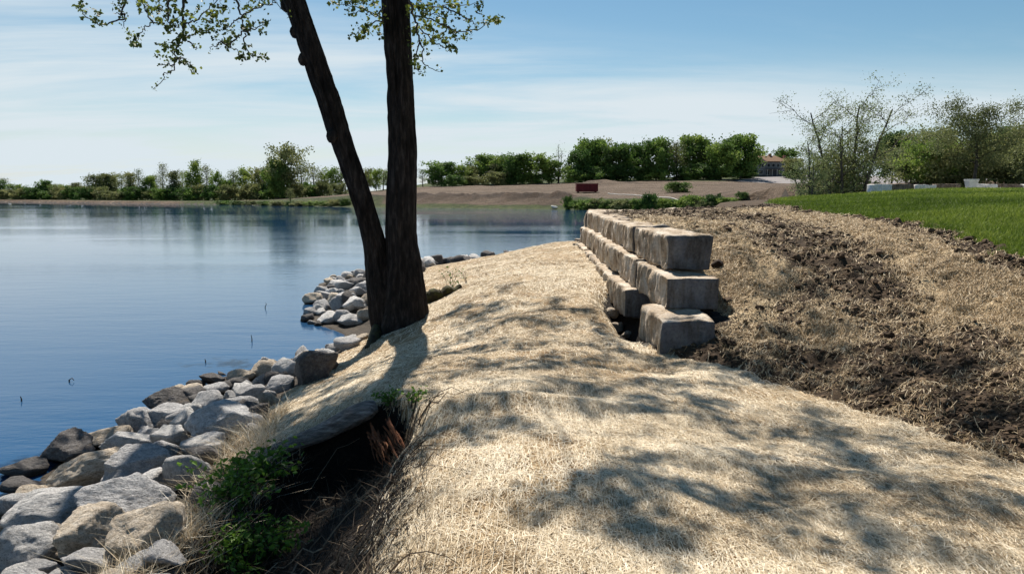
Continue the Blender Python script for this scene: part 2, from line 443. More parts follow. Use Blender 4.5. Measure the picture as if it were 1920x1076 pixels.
# water
m, nt, p, o = mat_new('lake_water')
p.inputs['Base Color'].default_value = (0.018, 0.062, 0.140, 1)
p.inputs['Roughness'].default_value = 0.02; p.inputs['IOR'].default_value = 1.33
p.inputs['Specular IOR Level'].default_value = 0.5
w1 = noise(nt, 5.5, 4, 0.6, (0.55, 1.6, 1)); w2 = noise(nt, 1.1, 3, 0.5, (0.5, 1.6, 1)); w3 = noise(nt, 0.045, 4, 0.55, (0.35, 1.7, 1), dist=0.6)
pm = ramp(nt, w3.outputs[0], [(0.40, (0.22, 0.22, 0.22)), (0.60, (1, 1, 1))])
hm = N(nt, 'ShaderNodeMath', operation='MULTIPLY_ADD'); nt.links.new(w2.outputs[0], hm.inputs[0]); hm.inputs[1].default_value = 2.2; nt.links.new(w1.outputs[0], hm.inputs[2])
hh = N(nt, 'ShaderNodeMath', operation='MULTIPLY'); nt.links.new(hm.outputs[0], hh.inputs[0]); nt.links.new(pm.outputs[0], hh.inputs[1])
bump(nt, p, hh.outputs[0], 1.0, 0.005)
M['water'] = m

def plain(name, c, rough=0.7, metal=0.0, scale=None):
    if scale: return noise_mat(name, [(0.3, tuple(x*0.7 for x in c)), (0.7, tuple(min(1, x*1.25) for x in c))], scale, rough=rough, bstr=0.2)
    m, nt, p, o = mat_new(name); p.inputs['Base Color'].default_value = (*c, 1); p.inputs['Roughness'].default_value = rough; p.inputs['Metallic'].default_value = metal
    return m

# ------------------------------------------------------------------ terrain
SHORE = np.array([(-4.0,-40),(-4.6,-5),(-5.0,3),(-4.5,6.3),(-4.7,7.3),(-4.8,8.75),(-4.4,11.2),(-3.5,12.9),(-2.9,13.7),(-3.5,14.9),(-4.5,16.2),(-5.0,19),
    (-6.0,23),(-5.4,25.3),(-4.2,27),(-1.8,30.6),(1.5,33.5),(6,35),(14,37),(24,42),(34,60),(40,90),(36,110),(22,119),(9,126),(-3,132),(-16,139),(-34.5,151),
    (-75,187),(-168,245),(-300,310),(-460,280),(-460,-80),(-100,-140),(-8,-90)], float)
def poly_sd(P, X, Y):                       # signed distance, negative inside
    d2 = np.full(X.shape, 1e12); ins = np.zeros(X.shape, bool)
    n = len(P)
    for i in range(n):
        ax, ay = P[i]; bx, by = P[(i+1) % n]
        ex, ey = bx-ax, by-ay
        t = np.clip(((X-ax)*ex + (Y-ay)*ey)/(ex*ex+ey*ey), 0, 1)
        d2 = np.minimum(d2, (X-ax-t*ex)**2 + (Y-ay-t*ey)**2)
        c = ((ay > Y) != (by > Y))
        ins ^= c & (X < (bx-ax)*(Y-ay)/((by-ay) if by != ay else 1e-9) + ax)
    d = np.sqrt(d2)
    return np.where(ins, -d, d)

def rbf_fit(pts):
    P = np.array(pts, float); n = len(P)
    def phi(r2): return 0.5*r2*np.log(r2+1e-9)
    D = ((P[:, None, :2]-P[None, :, :2])**2).sum(2)
    A = np.zeros((n+3, n+3)); A[:n, :n] = phi(D) + np.eye(n)*0.4
    A[:n, n] = 1; A[:n, n+1:] = P[:, :2]; A[n, :n] = 1; A[n+1:, :n] = P[:, :2].T
    w = np.linalg.solve(A, np.concatenate([P[:, 2], np.zeros(3)]))
    def f(X, Y):
        r = w[n] + w[n+1]*X + w[n+2]*Y
        for i in range(n):
            r = r + w[i]*phi((X-P[i, 0])**2 + (Y-P[i, 1])**2)
        return r
    return f
BANK = rbf_fit([(-3.4,3,.30),(-3.4,5,.32),(-4.2,5.5,.15),(-2.3,3,.55),(-2.3,5.3,.47),(-3.6,7,.25),(-2.65,6.9,.45),(-2.7,8.3,.4),(-3.7,9,.2),(-2.8,10.8,.28),(-2.1,12.4,.48),
    (-1.55,13.4,.74),(-2.6,14.5,.2),(-2.3,8.3,.55),(-1.6,7.4,.86),(-1.6,9.5,.70),(-1.2,6.6,.96),(-.57,7.3,1.03),(-.6,5.4,1.12),(-.6,3.6,1.14),(-.2,9.5,1.0),(.6,11,1.1),(-.65,15.1,1.0),(.45,15.8,1.22),
    (-2.2,21,.45),(-1.0,20,.9),(.36,24.5,.95),(2.1,24,1.3),(1.5,12.3,1.1),(1.6,16,1.22),(1.8,20,1.28),(-1.8,26,.4),(0,28,.45),(3,29,.5),(1.4,9,.98),(1.0,7,1.06),(1.2,5,1.12),(0.5,3,1.15),(2,3,1.15),(3.2,4.4,1.12),
    (2.9,5.8,1.06),(2.1,7.6,1.0),(3.5,1.5,1.2),(0,1.5,1.18),(-2.3,1.5,.55),(6,3,1.25),(-3.6,20,.3),(-4.4,18,.25),(-4.2,22,.25),(-3.4,25.5,.25),(6,30,.8)])
TERR = rbf_fit([(2.45,8.45,1.30),(2.9,8.6,1.40),(1.9,8.6,.95),(1.2,8.2,.98),(2.0,7.6,1.0),(2.9,5.8,1.06),(3.2,4.4,1.12),(3.6,2.5,1.18),(2.8,10.4,1.72),(2.6,9.5,1.34),(2.4,11.6,2.0),(2.6,13,2.14),(2.6,18,2.2),(2.8,23,2.2),(5,26,2.2),
    (3.2,7.9,1.12),(4.1,6,1.34),(4.0,8.5,1.5),(5.1,7.5,1.52),(6.2,9,1.95),(4.5,10.5,1.92),(6.9,11.5,2.16),(5,14,2.2),(7.3,15,2.29),(7.3,18,2.31),(10.3,30,2.42),(6,22,2.3),(10,12,2.35),(9,6,1.75),(14,9,2.5),
    (12,20,2.6),(20,25,2.8),(20,40,2.92),(30,45,3.0),(12,40,2.5),(6,32,2.22),(34,30,3.0),(24,14,2.9),(1.5,2,1.2),(-1,2,1.18),(6,3,1.3),(12,2,1.9),(1,14,2.1),(0,20,2.2),(4,38,2.2),(20,50,2.95)])

def wall_x(Y): return np.interp(Y, [8, 10, 14.4, 18.7, 23.5, 25.2, 27, 28.2], [1.93, 1.95, 1.98, 2.1, 2.16, 3.2, 5.5, 8.0])
PIT = np.array([(-1.95,2.2),(-2.0,4.4),(-2.02,5.3),(-2.05,5.82),(-1.75,6.10),(-1.1,6.36),(-.84,6.2),(-.64,5.4),(-.50,4.4),(-.36,3.2),(-.26,2.2)])

# blanket edge on the soil side and rock side
EDGE_R = lambda Y: np.interp(Y, [0, 2.5, 4.4, 5.8, 7.2, 8.5, 9.2, 12.3, 13.2, 24, 29, 32], [3.7, 3.55, 3.2, 2.88, 2.4, 1.72, 1.42, 1.5, 1.75, 2.0, 3.5, 4.0])
EDGE_L = lambda Y: np.interp(Y, [0, 3, 5.3, 6.9, 8.3, 10.8, 12, 13.2, 14.5, 17, 21, 25, 27, 29, 31], [-2.2, -2.2, -2.3, -2.6, -2.7, -2.75, -2.6, -2.15, -2.3, -2.8, -2.9, -2.6, -1.9, -.6, 1.0])

def base_h(X, Y):
    X = np.asarray(X, float); Y = np.asarray(Y, float)
    sd = poly_sd(SHORE, X, Y)
    Yc = np.clip(Y, 1.5, 60); Xc = np.clip(X, -7, 45)
    hb = BANK(Xc, np.minimum(Yc, 33)); ht = TERR(Xc, np.minimum(Yc, 55))
    hb = np.clip(hb, 0.05, 1.6); ht = np.clip(ht, 0.6, 3.4)
    s = sstep(X - wall_x(Y) - 0.40*sstep(Y, 9.1, 9.5)*(1-sstep(Y, 12.7, 13.2)), 0.0, 0.35)
    # in front of the wall end the two surfaces run into each other
    front = 1 - sstep(Y, 8.3, 9.4)
    s = s*(1-front) + sstep(X - np.interp(Y, [2, 4.4, 5.8, 7.6, 9], [3.2, 2.9, 2.5, 1.6, 1.6]), -0.4, 0.9)*front
    near = hb*(1-s) + ht*s
    # beyond the wing of the wall the bank falls away, further right the land runs on
    bey = sstep(Y - np.interp(X, [2.16, 3.2, 5.5, 8, 11], [23.6, 25.3, 27.1, 28.3, 33]), 0.0, 0.5)*(1-sstep(X, 7, 10))
    near = near*(1-bey) + np.minimum(near, np.clip(BANK(Xc, np.minimum(Yc, 33)), .1, 1.2))*bey
    # trench along the foot of the wall
    tr = np.exp(-((X - 1.70)/0.24)**2)*sstep(Y, 8.9, 9.7)*(1-sstep(Y, 11.8, 13.4))
    near = near - 0.55*tr
    # hollow under the old log
    pm = sstep(-poly_sd(PIT, X, Y), -0.05, 0.22 + 0.36*sstep(X, -1.2, -.7)*(1-sstep(Y, 5.0, 5.8)))
    fl = 0.34 + 0.50*sstep(X, -1.75, -0.6)*(1-.55*sstep(Y, 4.9, 5.9)) + 0.08*(1-sstep(Y, 2.5, 4.5))
    near = near*(1-pm) + np.minimum(near, fl)*pm
    # folds of the blanket
    near = near + 0.10*np.exp(-((Y-(5.62+0.12*X))/0.22)**2)*sstep(X, -.75, -.5)*(1-sstep(X, .2, 1.1)) - 0.06*np.exp(-((Y-(6.1+0.1*X))/0.22)**2)*sstep(X, -.75, -.5)*(1-sstep(X, .4, 1.4))
    # folds wandering over the bank
    near = near + 0.05*fbm(X*0.55+0.25*Y, Y*1.25-0.3*X, seed=77, oct=2)*sstep(EDGE_R(Y)-X, 0.0, 0.6)*sstep(X-EDGE_L(Y), 0, .8)*(1-sstep(Y, 24, 28))
    # far side
    d = np.maximum(sd, 0)
    k = sstep(X, -85, -25)
    hf = (0.55 + 0.003*d)*(1-k) + (1.45*sstep(d, 1, 10) + 0.043*np.minimum(d, 175))*k
    hf = np.minimum(hf, 9.3)
    hr = 2.45 + 0.0165*np.clip(Y-40, 0, 196) + 0.08*np.clip(Y-236, 0, 44)
    rr = X/np.maximum(Y, 1)
    wr = sstep(rr, 0.24, 0.36)
    far = hf*(1-wr) + np.maximum(hr, 0)*wr
    w = sstep(Y, 38, 70)*1.0
    land = near*(1-w) + far*w
    land = land*sstep(sd, -0.1, 1.3) if False else land*(0.12 + 0.88*sstep(sd, 0.0, 1.1))
    h = np.where(sd > 0, np.maximum(land, 0.02), -np.minimum(1.6, 0.02 - sd*0.38))
    return h, sd

LAWN = np.array([(60,8),(25,5),(11,5.6),(7.6,7.2),(6.2,9),(6.9,11.5),(7.2,13.4),(7.35,15),(7.4,18),(8.4,23),(10.3,30),(13,36.5),(17,42.5),(22,46),(34,47.5),(60,49)])
ROAD = np.array([(70,236),(130,228),(170,262),(160,284),(104,284),(84,268)])
PATH = np.array([(18.2,45.3),(21,46.2),(34,48),(70,49.8),(70,54),(34,52),(21,50.5),(18.6,47.5)])

def axis(lo_fine, hi_fine, st, lo, hi, g=1.06, mx=2.0, mid=150):
    def grow(start, end, sgn):
        v, s, out = start, st, []
        while (end - v)*sgn > 0:
            s = s*g if (s < mx or abs(v) > mid) else s
            v = v + sgn*s; out.append(v)
        return out
    return np.array(sorted(grow(lo_fine, lo, -1) + list(np.arange(lo_fine, hi_fine, st)) + grow(hi_fine, hi, 1)))
GX = axis(-6.4, 8.0, 0.05, -2500, 2500, 1.06, 2.2, 150)
GY = np.concatenate([[-60, -30, -12, -5, -1, 0.5, 1.2, 1.7], np.arange(2.1, 13, 0.05), np.arange(13, 22, 0.08)])
v, s = 22.0, 0.08
ext = []
while v < 3500:
    s = min(s*1.035, 1.2) if v < 290 else s*1.08
    v += s; ext.append(v)
GY = np.concatenate([GY, ext])
XX, YY = np.meshgrid(GX, GY)
HB, SD = base_h(XX, YY)

def soil_masks(X, Y):
    rag = 0.10*fbm(X*2.2, Y*2.2, seed=31, oct=3)
    inb = (X < EDGE_R(Y) + rag*0.6) & (X > EDGE_L(Y) + rag*1.5) & (Y < 31.5)
    pit = poly_sd(PIT, X, Y) + rag*0.9 + 0.10*fbm(X*7, Y*7, seed=33, oct=2) + 0.14*sstep(X, -1.2, -.75) < 0.06
    lawn = poly_sd(LAWN, X, Y) + rag*4 + 0.12*fbm(X*5, Y*5, seed=34, oct=2) < 0
    return inb & ~pit, pit, lawn
inb, inpit, inlawn = soil_masks(XX, YY)
# micro relief
A_soil = 1.0*(~inb & ~inpit & ~inlawn & (SD > 0) & (XX > 0.5))*(1-sstep(YY, 30, 45))
clumpy = np.abs(fbm(XX*3.1, YY*3.1, seed=3, oct=4))
ridge = 0.5 + 0.5*vnoise((XX-0.35*YY)*1.1, (YY+0.2*XX)*0.45, seed=12)      # rough strips left by the machine
NZ = A_soil*(0.05*fbm(XX*1.3, YY*1.3, seed=5, oct=3) + (0.02+0.06*sstep(ridge, 0.35, 0.75))*fbm(XX*4.2, YY*4.2, seed=4, oct=3) + (0.012+0.03*sstep(ridge, 0.3, 0.7))*fbm(XX*9, YY*9, seed=6, oct=2, gain=.7))
NZ = NZ + inb*(0.035*fbm(XX*1.5, YY*1.1, seed=8, oct=3) + 0.016*fbm(XX*4.5+0.8*YY, YY*3.5, seed=9, oct=2) + 0.006*fbm(XX*14, YY*14, seed=10, oct=2))
NZ = NZ + inpit*(0.05*fbm(XX*5, YY*5, seed=14, oct=3))
NZ = NZ + inlawn*(0.04*fbm(XX*0.6, YY*0.6, seed=15, oct=3))
farm = sstep(YY, 38, 60)*(SD > 0)
fieldx = sstep(XX, -95, -20)
NZ = NZ + farm*(0.25*fbm(XX*0.08, YY*0.12, seed=16, oct=4)*fieldx + 0.08*fbm(XX*0.7, YY*0.7, seed=17, oct=3))
# spoil berm behind the far waterline, mounds on the field
berm = np.exp(-((SD-11)/4.0)**2)*sstep(XX, -60, -14)*(1-sstep(XX, 8, 16))*(YY > 60)
NZ = NZ + berm*(0.45 + 1.1*np.abs(fbm(XX*0.22, YY*0.4, seed=18, oct=4)) + .5*fbm(XX*.7, YY*.7, seed=20, oct=2))
mound = np.exp(-(((XX-27)/11.0)**2 + ((YY-212)/7.0)**2)**1.5)
NZ = NZ + mound*(0.9 + 1.3*fbm(XX*0.15, YY*0.15, seed=19, oct=3))
mound2 = np.exp(-(((XX-46)/9.0)**2 + ((YY-95)/8.0)**2))
mound3 = np.exp(-(((XX-52)/16.0)**2 + ((YY-86)/7.0)**2))       # bare soil bank behind the pale blocks
NZ = NZ + mound3*0.9
NZ = NZ*sstep(SD, -0.2, 0.8)
HZ = HB + NZ

def gz(x, y):
    """ground height with its relief, bilinear"""
    x = np.asarray(x, float); y = np.asarray(y, float)
    i = np.clip(np.searchsorted(GX, x)-1, 0, len(GX)-2); j = np.clip(np.searchsorted(GY, y)-1, 0, len(GY)-2)
    fx = np.clip((x-GX[i])/(GX[i+1]-GX[i]), 0, 1); fy = np.clip((y-GY[j])/(GY[j+1]-GY[j]), 0, 1)
    return (HZ[j, i]*(1-fx)+HZ[j, i+1]*fx)*(1-fy) + (HZ[j+1, i]*(1-fx)+HZ[j+1, i+1]*fx)*fy

CP, SP = math.cos(PITCH), math.sin(PITCH)
def ray(u, v):
    dx, dy = (u-960)/FPX, (538-v)/FPX
    return np.array([dx, CP+dy*SP, -SP+dy*CP])
def at(u, v, Y):                             # the point seen at photo pixel (u, v) at distance Y
    r = ray(u, v); return np.array([0, 0, EYE]) + r*(Y/r[1])
def on_ground(u, v, off=0.0, far=400):
    r = ray(u, v); t = np.geomspace(2.2, far, 6000)
    P = np.array([0, 0, EYE]) + t[:, None]*r
    z = np.maximum(gz(P[:, 0], P[:, 1]), 0) + off
    k = np.argmax(P[:, 2] < z)
    return P[k]

# split the sheet into its surfaces
ny, nx = XX.shape
idx = np.arange(nx*ny).reshape(ny, nx)
FQ = np.stack([idx[:-1, :-1], idx[:-1, 1:], idx[1:, 1:], idx[1:, :-1]], -1).reshape(-1, 4)
xc = 0.25*(XX[:-1, :-1]+XX[:-1, 1:]+XX[1:, 1:]+XX[1:, :-1]).ravel(); yc = 0.25*(YY[:-1, :-1]+YY[:-1, 1:]+YY[1:, 1:]+YY[1:, :-1]).ravel()
sdc = 0.25*(SD[:-1, :-1]+SD[:-1, 1:]+SD[1:, 1:]+SD[1:, :-1]).ravel()
ib, ip, il = soil_masks(xc, yc)
zone = np.zeros(len(xc), int)                                   # 0 far ground
zone[(yc < 42) & (sdc > 0)] = 2                                 # soil
zone[(yc < 42) & (sdc > 0) & (xc < EDGE_L(yc)+0.5) & (yc < 31)] = 4
zone[ib & (yc < 42)] = 1
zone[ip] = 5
zone[(yc > 8.75) & (yc < 13.4) & (xc > EDGE_R(yc)-0.02+0.03*fbm(xc*5, yc*5, seed=44)) & (xc < wall_x(yc)+0.65) & (HB[:-1, :-1].ravel() < 1.75)] = 5  # trench at the wall foot, its shade painted with the near-black humus
zone[il] = 3
zone[(sdc <= 0)] = 6
zone[poly_sd(ROAD, xc, yc) < 0] = 7
zone[(poly_sd(PATH, xc, yc) + 0.8*fbm(xc*.6, yc*.6, seed=41) < 0)] = 8
ALLV = np.stack([XX.ravel(), YY.ravel(), HZ.ravel()], 1)
veg = np.zeros(nx*ny)
Xr, Yr, Sr = XX.ravel(), YY.ravel(), SD.ravel()
veg = np.maximum(veg, (1-sstep(Sr, 2.5, 6))*(Yr > 60))
veg = np.maximum(veg, (1-sstep(Xr, -100, -62))*(Yr > 60))
veg = np.maximum(veg, 0.9*(1-sstep(Sr, 9, 13))*(1-sstep(Xr, -30, -22))*(Yr > 60))
veg = np.maximum(veg, 0.75*(1-sstep(Sr, 8, 12))*sstep(Xr, 8, 12)*(Yr > 100))
veg = np.where((Xr > 33) & (Yr < 200) & (Yr > 55), 0.0, veg)
veg = np.maximum(veg, sstep(Yr, 238, 262))
veg = np.maximum(veg, 0.8*np.exp(-(((Xr-60)/11)**2+((Yr-238)/9)**2)))
# stony strip at the waterline on the far left stays bare
veg = veg*(1-(1-sstep(Sr, 4, 7))*(1-sstep(Xr, -95, -75))*(Yr > 60))
dug = np.clip(1.3*berm.ravel() + .6*mound.ravel()*(fbm(Xr*.3, Yr*.3, seed=25) > 0), 0, 1)
straw_amt = np.zeros(nx*ny)
lsd = poly_sd(LAWN, XX, YY).ravel()
st1 = fbm(Xr*0.8-0.28*Yr, Yr*0.30+0.14*Xr, seed=21, oct=3)
straw_amt = np.clip(0.44 + 0.8*st1 + 0.8*np.exp(-((Xr-3.1)/.6)**2)*sstep(Yr, 9, 10.5), 0, 1)*(0.42+0.58*sstep(Yr, 6.3, 8.2))*(1-sstep(Yr, 19, 24))
straw_amt = straw_amt*(0.25+0.75*sstep(Xr - EDGE_R(Yr), 0.1, 1.3))
straw_amt = np.maximum(straw_amt, 0.95*np.exp(-((Xr-np.interp(Yr,[4,9,14,20],[5.9,5.4,6.2,6.4]))/0.75)**2)*(Yr < 20)*(Yr > 4))
straw_amt = straw_amt*(1-0.8*np.exp(-((Xr-np.interp(Yr,[4,9,14,20],[3.2,4.4,5.0,5.4]))/0.6)**2))
straw_amt = straw_amt*(0.12+0.88*sstep(lsd, 0.05, 0.75 + 0.2*st1))*(1-0.75*sstep(Yr, 14.5, 18)*(1-sstep(Xr, 5, 6.5)))
def soil_straw(x, y):
    i = np.clip(np.searchsorted(GX, x), 0, nx-1); j = np.clip(np.searchsorted(GY, y), 0, ny-1)
    return straw_amt[j*nx+i]
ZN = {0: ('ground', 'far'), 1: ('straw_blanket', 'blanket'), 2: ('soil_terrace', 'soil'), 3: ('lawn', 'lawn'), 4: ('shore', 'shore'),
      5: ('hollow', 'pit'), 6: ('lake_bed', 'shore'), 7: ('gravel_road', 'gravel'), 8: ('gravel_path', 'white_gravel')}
for z, (nm, mt) in ZN.items():
    F = FQ[zone == z]
    if len(F) == 0: continue
    used, inv = np.unique(F, return_inverse=True)
    me = mesh_np(nm, ALLV[used], inv.reshape(-1, 4), True)
    for an, arr in (('dug', dug), ('veg', veg), ('straw_amt', straw_amt)):
        a = me.attributes.new(an, 'FLOAT', 'POINT'); a.data.foreach_set('value', arr[used].astype(np.float32))
    tag(link(nm, me, M[mt]), kind='structure')

# lake
wv = np.array([(-3000,-200,0),(120,-200,0),(120,330,0),(-3000,330,0)], float)
tag(link('water', mesh_np('water', wv, np.array([[0,1,2,3]])), M['water']), kind='structure')

# ------------------------------------------------------------------ straw, clods, grass
def strips(C, yaw, L, W, lift, seed, tint, name, mat, rise=0.0):
    r = np.random.default_rng(seed); n = len(C)
    d = np.stack([np.cos(yaw), np.sin(yaw)], 1); q = np.stack([-d[:, 1], d[:, 0]], 1)
    P = []
    for k, f in enumerate((-0.5, 0.05, 0.5)):
        xy = C + d*(L*f)[:, None]
        if k == 1: xy = xy + q*(L*r.normal(0, .07, n))[:, None]
        z = gz(xy[:, 0], xy[:, 1]) + lift*r.uniform(0.15, 1.0, n) + (rise*r.random(n)*(k/2.0) if rise is not None else 0)
        w = (W*(1.0, 1.0, 0.6)[k])[:, None]
        tl = r.normal(0, .45, n)*W
        P.append(np.column_stack([xy - q*w/2, z - tl/2])); P.append(np.column_stack([xy + q*w/2, z + tl/2]))
    V = np.stack(P, 1).reshape(-1, 3)
    b = np.arange(n)[:, None]*6
    F = np.concatenate([b + np.array([[0, 2, 3, 1]]), b + np.array([[2, 4, 5, 3]])], 1).reshape(-1, 4)
    me = mesh_np(name, V, F, False, np.repeat(tint, 2))
    return link(name, me, mat)

def scatter(n, xlo, xhi, dens, seed):
    """points over a box of ground in front of the camera, thinned by dens(x, y) in 0..1"""
    r = np.random.default_rng(seed); X = []; Y = []; got = 0
    while got < n:
        x = r.uniform(xlo, xhi, n); 
        y = 1/r.uniform(1/34.0, 1/2.3, n)             # denser near by
        k = (r.random(n) < dens(x, y)) & (np.abs(x) < 0.85*y + 1.2)
        X.append(x[k]); Y.append(y[k]); got += k.sum()
        if k.sum() == 0: break
    return np.concatenate(X)[:n], np.concatenate(Y)[:n]

def d_blanket(x, y):
    a, b, c = soil_masks(x, y)
    pd = poly_sd(PIT, x, y)
    a = np.maximum(a, b*np.clip(1+pd/0.42, 0, 1)**2*(x > -1.3)*(y < 5.5)*0.8)
    return a*(SDf(x, y) > 0)*np.clip(0.55 + 0.9*fbm(x*1.1, y*1.1, seed=51), 0.12, 1)
def SDf(x, y): return poly_sd(SHORE, x, y)
x, y = scatter(210000, -4, 4.5, d_blanket, 61)
r = np.random.default_rng(62)
sz = np.clip(y/7.0, 0.8, 2.2)
tn = np.clip(0.58 + 0.42*fbm(x*1.3, y*1.7, seed=52) + r.normal(0, .24, len(x)), 0, 1)
yaw = np.where(r.random(len(x)) < 0.3, r.normal(1.55, .25, len(x)), r.uniform(0, math.pi, len(x)))
tag(strips(np.column_stack([x, y]), yaw, r.uniform(.05, .15, len(x))*sz**0.5, r.uniform(.0024, .0046, len(x))*sz, 0.011, 63, tn, 'straw', M['straw'], 0.010), 'pale straw fibres of the erosion blanket laid over the bank', 'straw', kind='stuff')

G = Geo(); rn = np.random.default_rng(66)
for xs in np.arange(-0.62, 3.5, 0.05):
    yy = np.arange(2.6, 9.0, 0.12); xx = xs + 0.045*fbm(yy*1.1, np.full(len(yy), xs*3), seed=67, oct=2) + 0.06*(yy-4)*0.2
    k = soil_masks(xx, yy)[0]; xx, yy = xx[k], yy[k]
    if len(xx) < 6: continue
    P = np.column_stack([xx, yy, gz(xx, yy)+.012+.006*rn.random(len(xx))])
    G.tube(P, .0011, 3, t=.85, cap=False)
tag(link('netting', G.mesh('netting'), M['straw']), 'fine pale netting threads holding the straw of the blanket', 'netting', kind='stuff')

def d_soil(x, y):
    a, b, c = soil_masks(x, y)
    m_ = (~a & ~b & ~c & (x > EDGE_R(y)-0.1) & (x > wall_x(y)+np.where(y > 8.6, .75, -.5)) & (y < 24))
    return m_*np.clip(0.08 + 1.5*soil_straw(x, y)**2.0, 0, 1)*np.clip(.55+1.3*fbm(x*2.3, y*2.3, seed=55, oct=3), .08, 1)
x, y = scatter(135000, 1, 10.5, d_soil, 71)
r = np.random.default_rng(72); sz = np.clip(y/8.0, 0.8, 2.0)
tag(strips(np.column_stack([x, y]), r.uniform(0, math.pi, len(x)), r.uniform(.02, .09, len(x))*sz**.5, r.uniform(.003, .008, len(x))*sz, 0.03, 73, np.clip(r.normal(.55, .28, len(x)), 0, 1), 'scattered_straw', M['chips'], 0.03),
    'loose straw scattered over the dug soil behind the wall', 'straw', kind='stuff')

def ico(sub):
    import bmesh
    bm = bmesh.new(); bmesh.ops.create_icosphere(bm, subdivisions=sub, radius=1)
    V = np.array([v.co[:] for v in bm.verts]); F = np.array([[v.index for v in f.verts] for f in bm.faces]); bm.free()
    return V, F
IC = {k: ico(k) for k in (1, 2, 3, 4, 5)}

def d_clod(x, y):
    a, b, c = soil_masks(x, y)
    return (~a & ~b & ~c & (x > EDGE_R(y)-0.05) & (x > wall_x(y)+np.where(y > 8.6, .75, -.5)) & (y < 26))*np.clip(1.0 - 1.5*soil_straw(x, y), 0.03, 1)
x, y = scatter(17000, 1, 10.5, d_clod, 81)
r = np.random.default_rng(82)
V0, F0 = IC[2]
n = len(x); s_ = np.minimum(r.lognormal(math.log(.011), .6, n), .05)*np.clip(y/8, .8, 1.6)
VV = np.repeat(V0[None], n, 0)*(1 + 0.17*r.normal(size=(n, len(V0), 1)))*s_[:, None, None]*r.uniform(.7, 1.3, (n, 1, 3))
VV[:, :, 2] *= 0.75
VV += np.stack([x, y, gz(x, y)+s_*0.25], 1)[:, None, :]
FF = (F0[None] + (np.arange(n)*len(V0))[:, None, None]).reshape(-1, 3)
tag(link('soil_clods', mesh_np('soil_clods', VV.reshape(-1, 3), FF, False, np.repeat(np.clip(r.normal(.45, .25, n), 0, 1), len(F0))), M['clod']),
    'dark lumps of dug soil on the terrace behind the wall', 'soil', kind='stuff')

def blades(x, y, h, w, seed, tint, name, mat, lean=0.35, base=None):
    r = np.random.default_rng(seed); n = len(x)
    yaw = r.uniform(0, 2*math.pi, n); q = np.stack([np.cos(yaw), np.sin(yaw), np.zeros(n)], 1)
    b = np.stack([x, y, (gz(x, y) if base is None else base) - 0.01], 1)
    ln = np.stack([r.normal(0, lean, n), r.normal(0, lean, n), np.ones(n)], 1)*h[:, None]
    mid = b + ln*0.55*np.array([0.6, 0.6, 1.0]); tip = b + ln
    V = np.stack([b - q*w[:, None]/2, b + q*w[:, None]/2, mid + q*w[:, None]*.4, mid - q*w[:, None]*.4, tip + q*w[:, None]*.08, tip - q*w[:, None]*.08], 1).reshape(-1, 3)
    k = np.arange(n)[:, None]*6
    F = np.concatenate([k + np.array([[0, 1, 2, 3]]), k + np.array([[3, 2, 4, 5]])], 1).reshape(-1, 4)
    return link(name, mesh_np(name, V, F, False, np.repeat(tint, 2)), mat)
def sc_lawn(n, seed):
    r = np.random.default_rng(seed); X = []; Y = []; g = 0
    while g < n:
        y = 1/r.uniform(1/49.0, 1/7.0, n*2); x = r.uniform(4, 36, n*2)
        k = (x < 0.73*y+1.0); x, y = x[k], y[k]
        k = soil_masks(x, y)[2]
        X.append(x[k]); Y.append(y[k]); g += k.sum()
    return np.concatenate(X)[:n], np.concatenate(Y)[:n]
x, y = sc_lawn(130000, 91); r = np.random.default_rng(92)
pat = 0.55*fbm(x*0.9, y*0.9, seed=93, oct=3) + 0.8*fbm(x*.28, y*.28, seed=95, oct=2)
hgt = (r.uniform(.05, .10, len(x)) + 0.05*np.clip(pat, 0, 1))*np.clip(1+0.006*y, 1, 1.3)
tag(blades(x, y, hgt, r.uniform(.006, .011, len(x))*np.clip(y/10, .9, 3), 94, np.clip(.5+.5*pat+r.normal(0, .2, len(x)), 0, 1), 'grass', M['grass'], .4), 'short bright green lawn grass on the rise right of the soil', 'grass', kind='stuff')

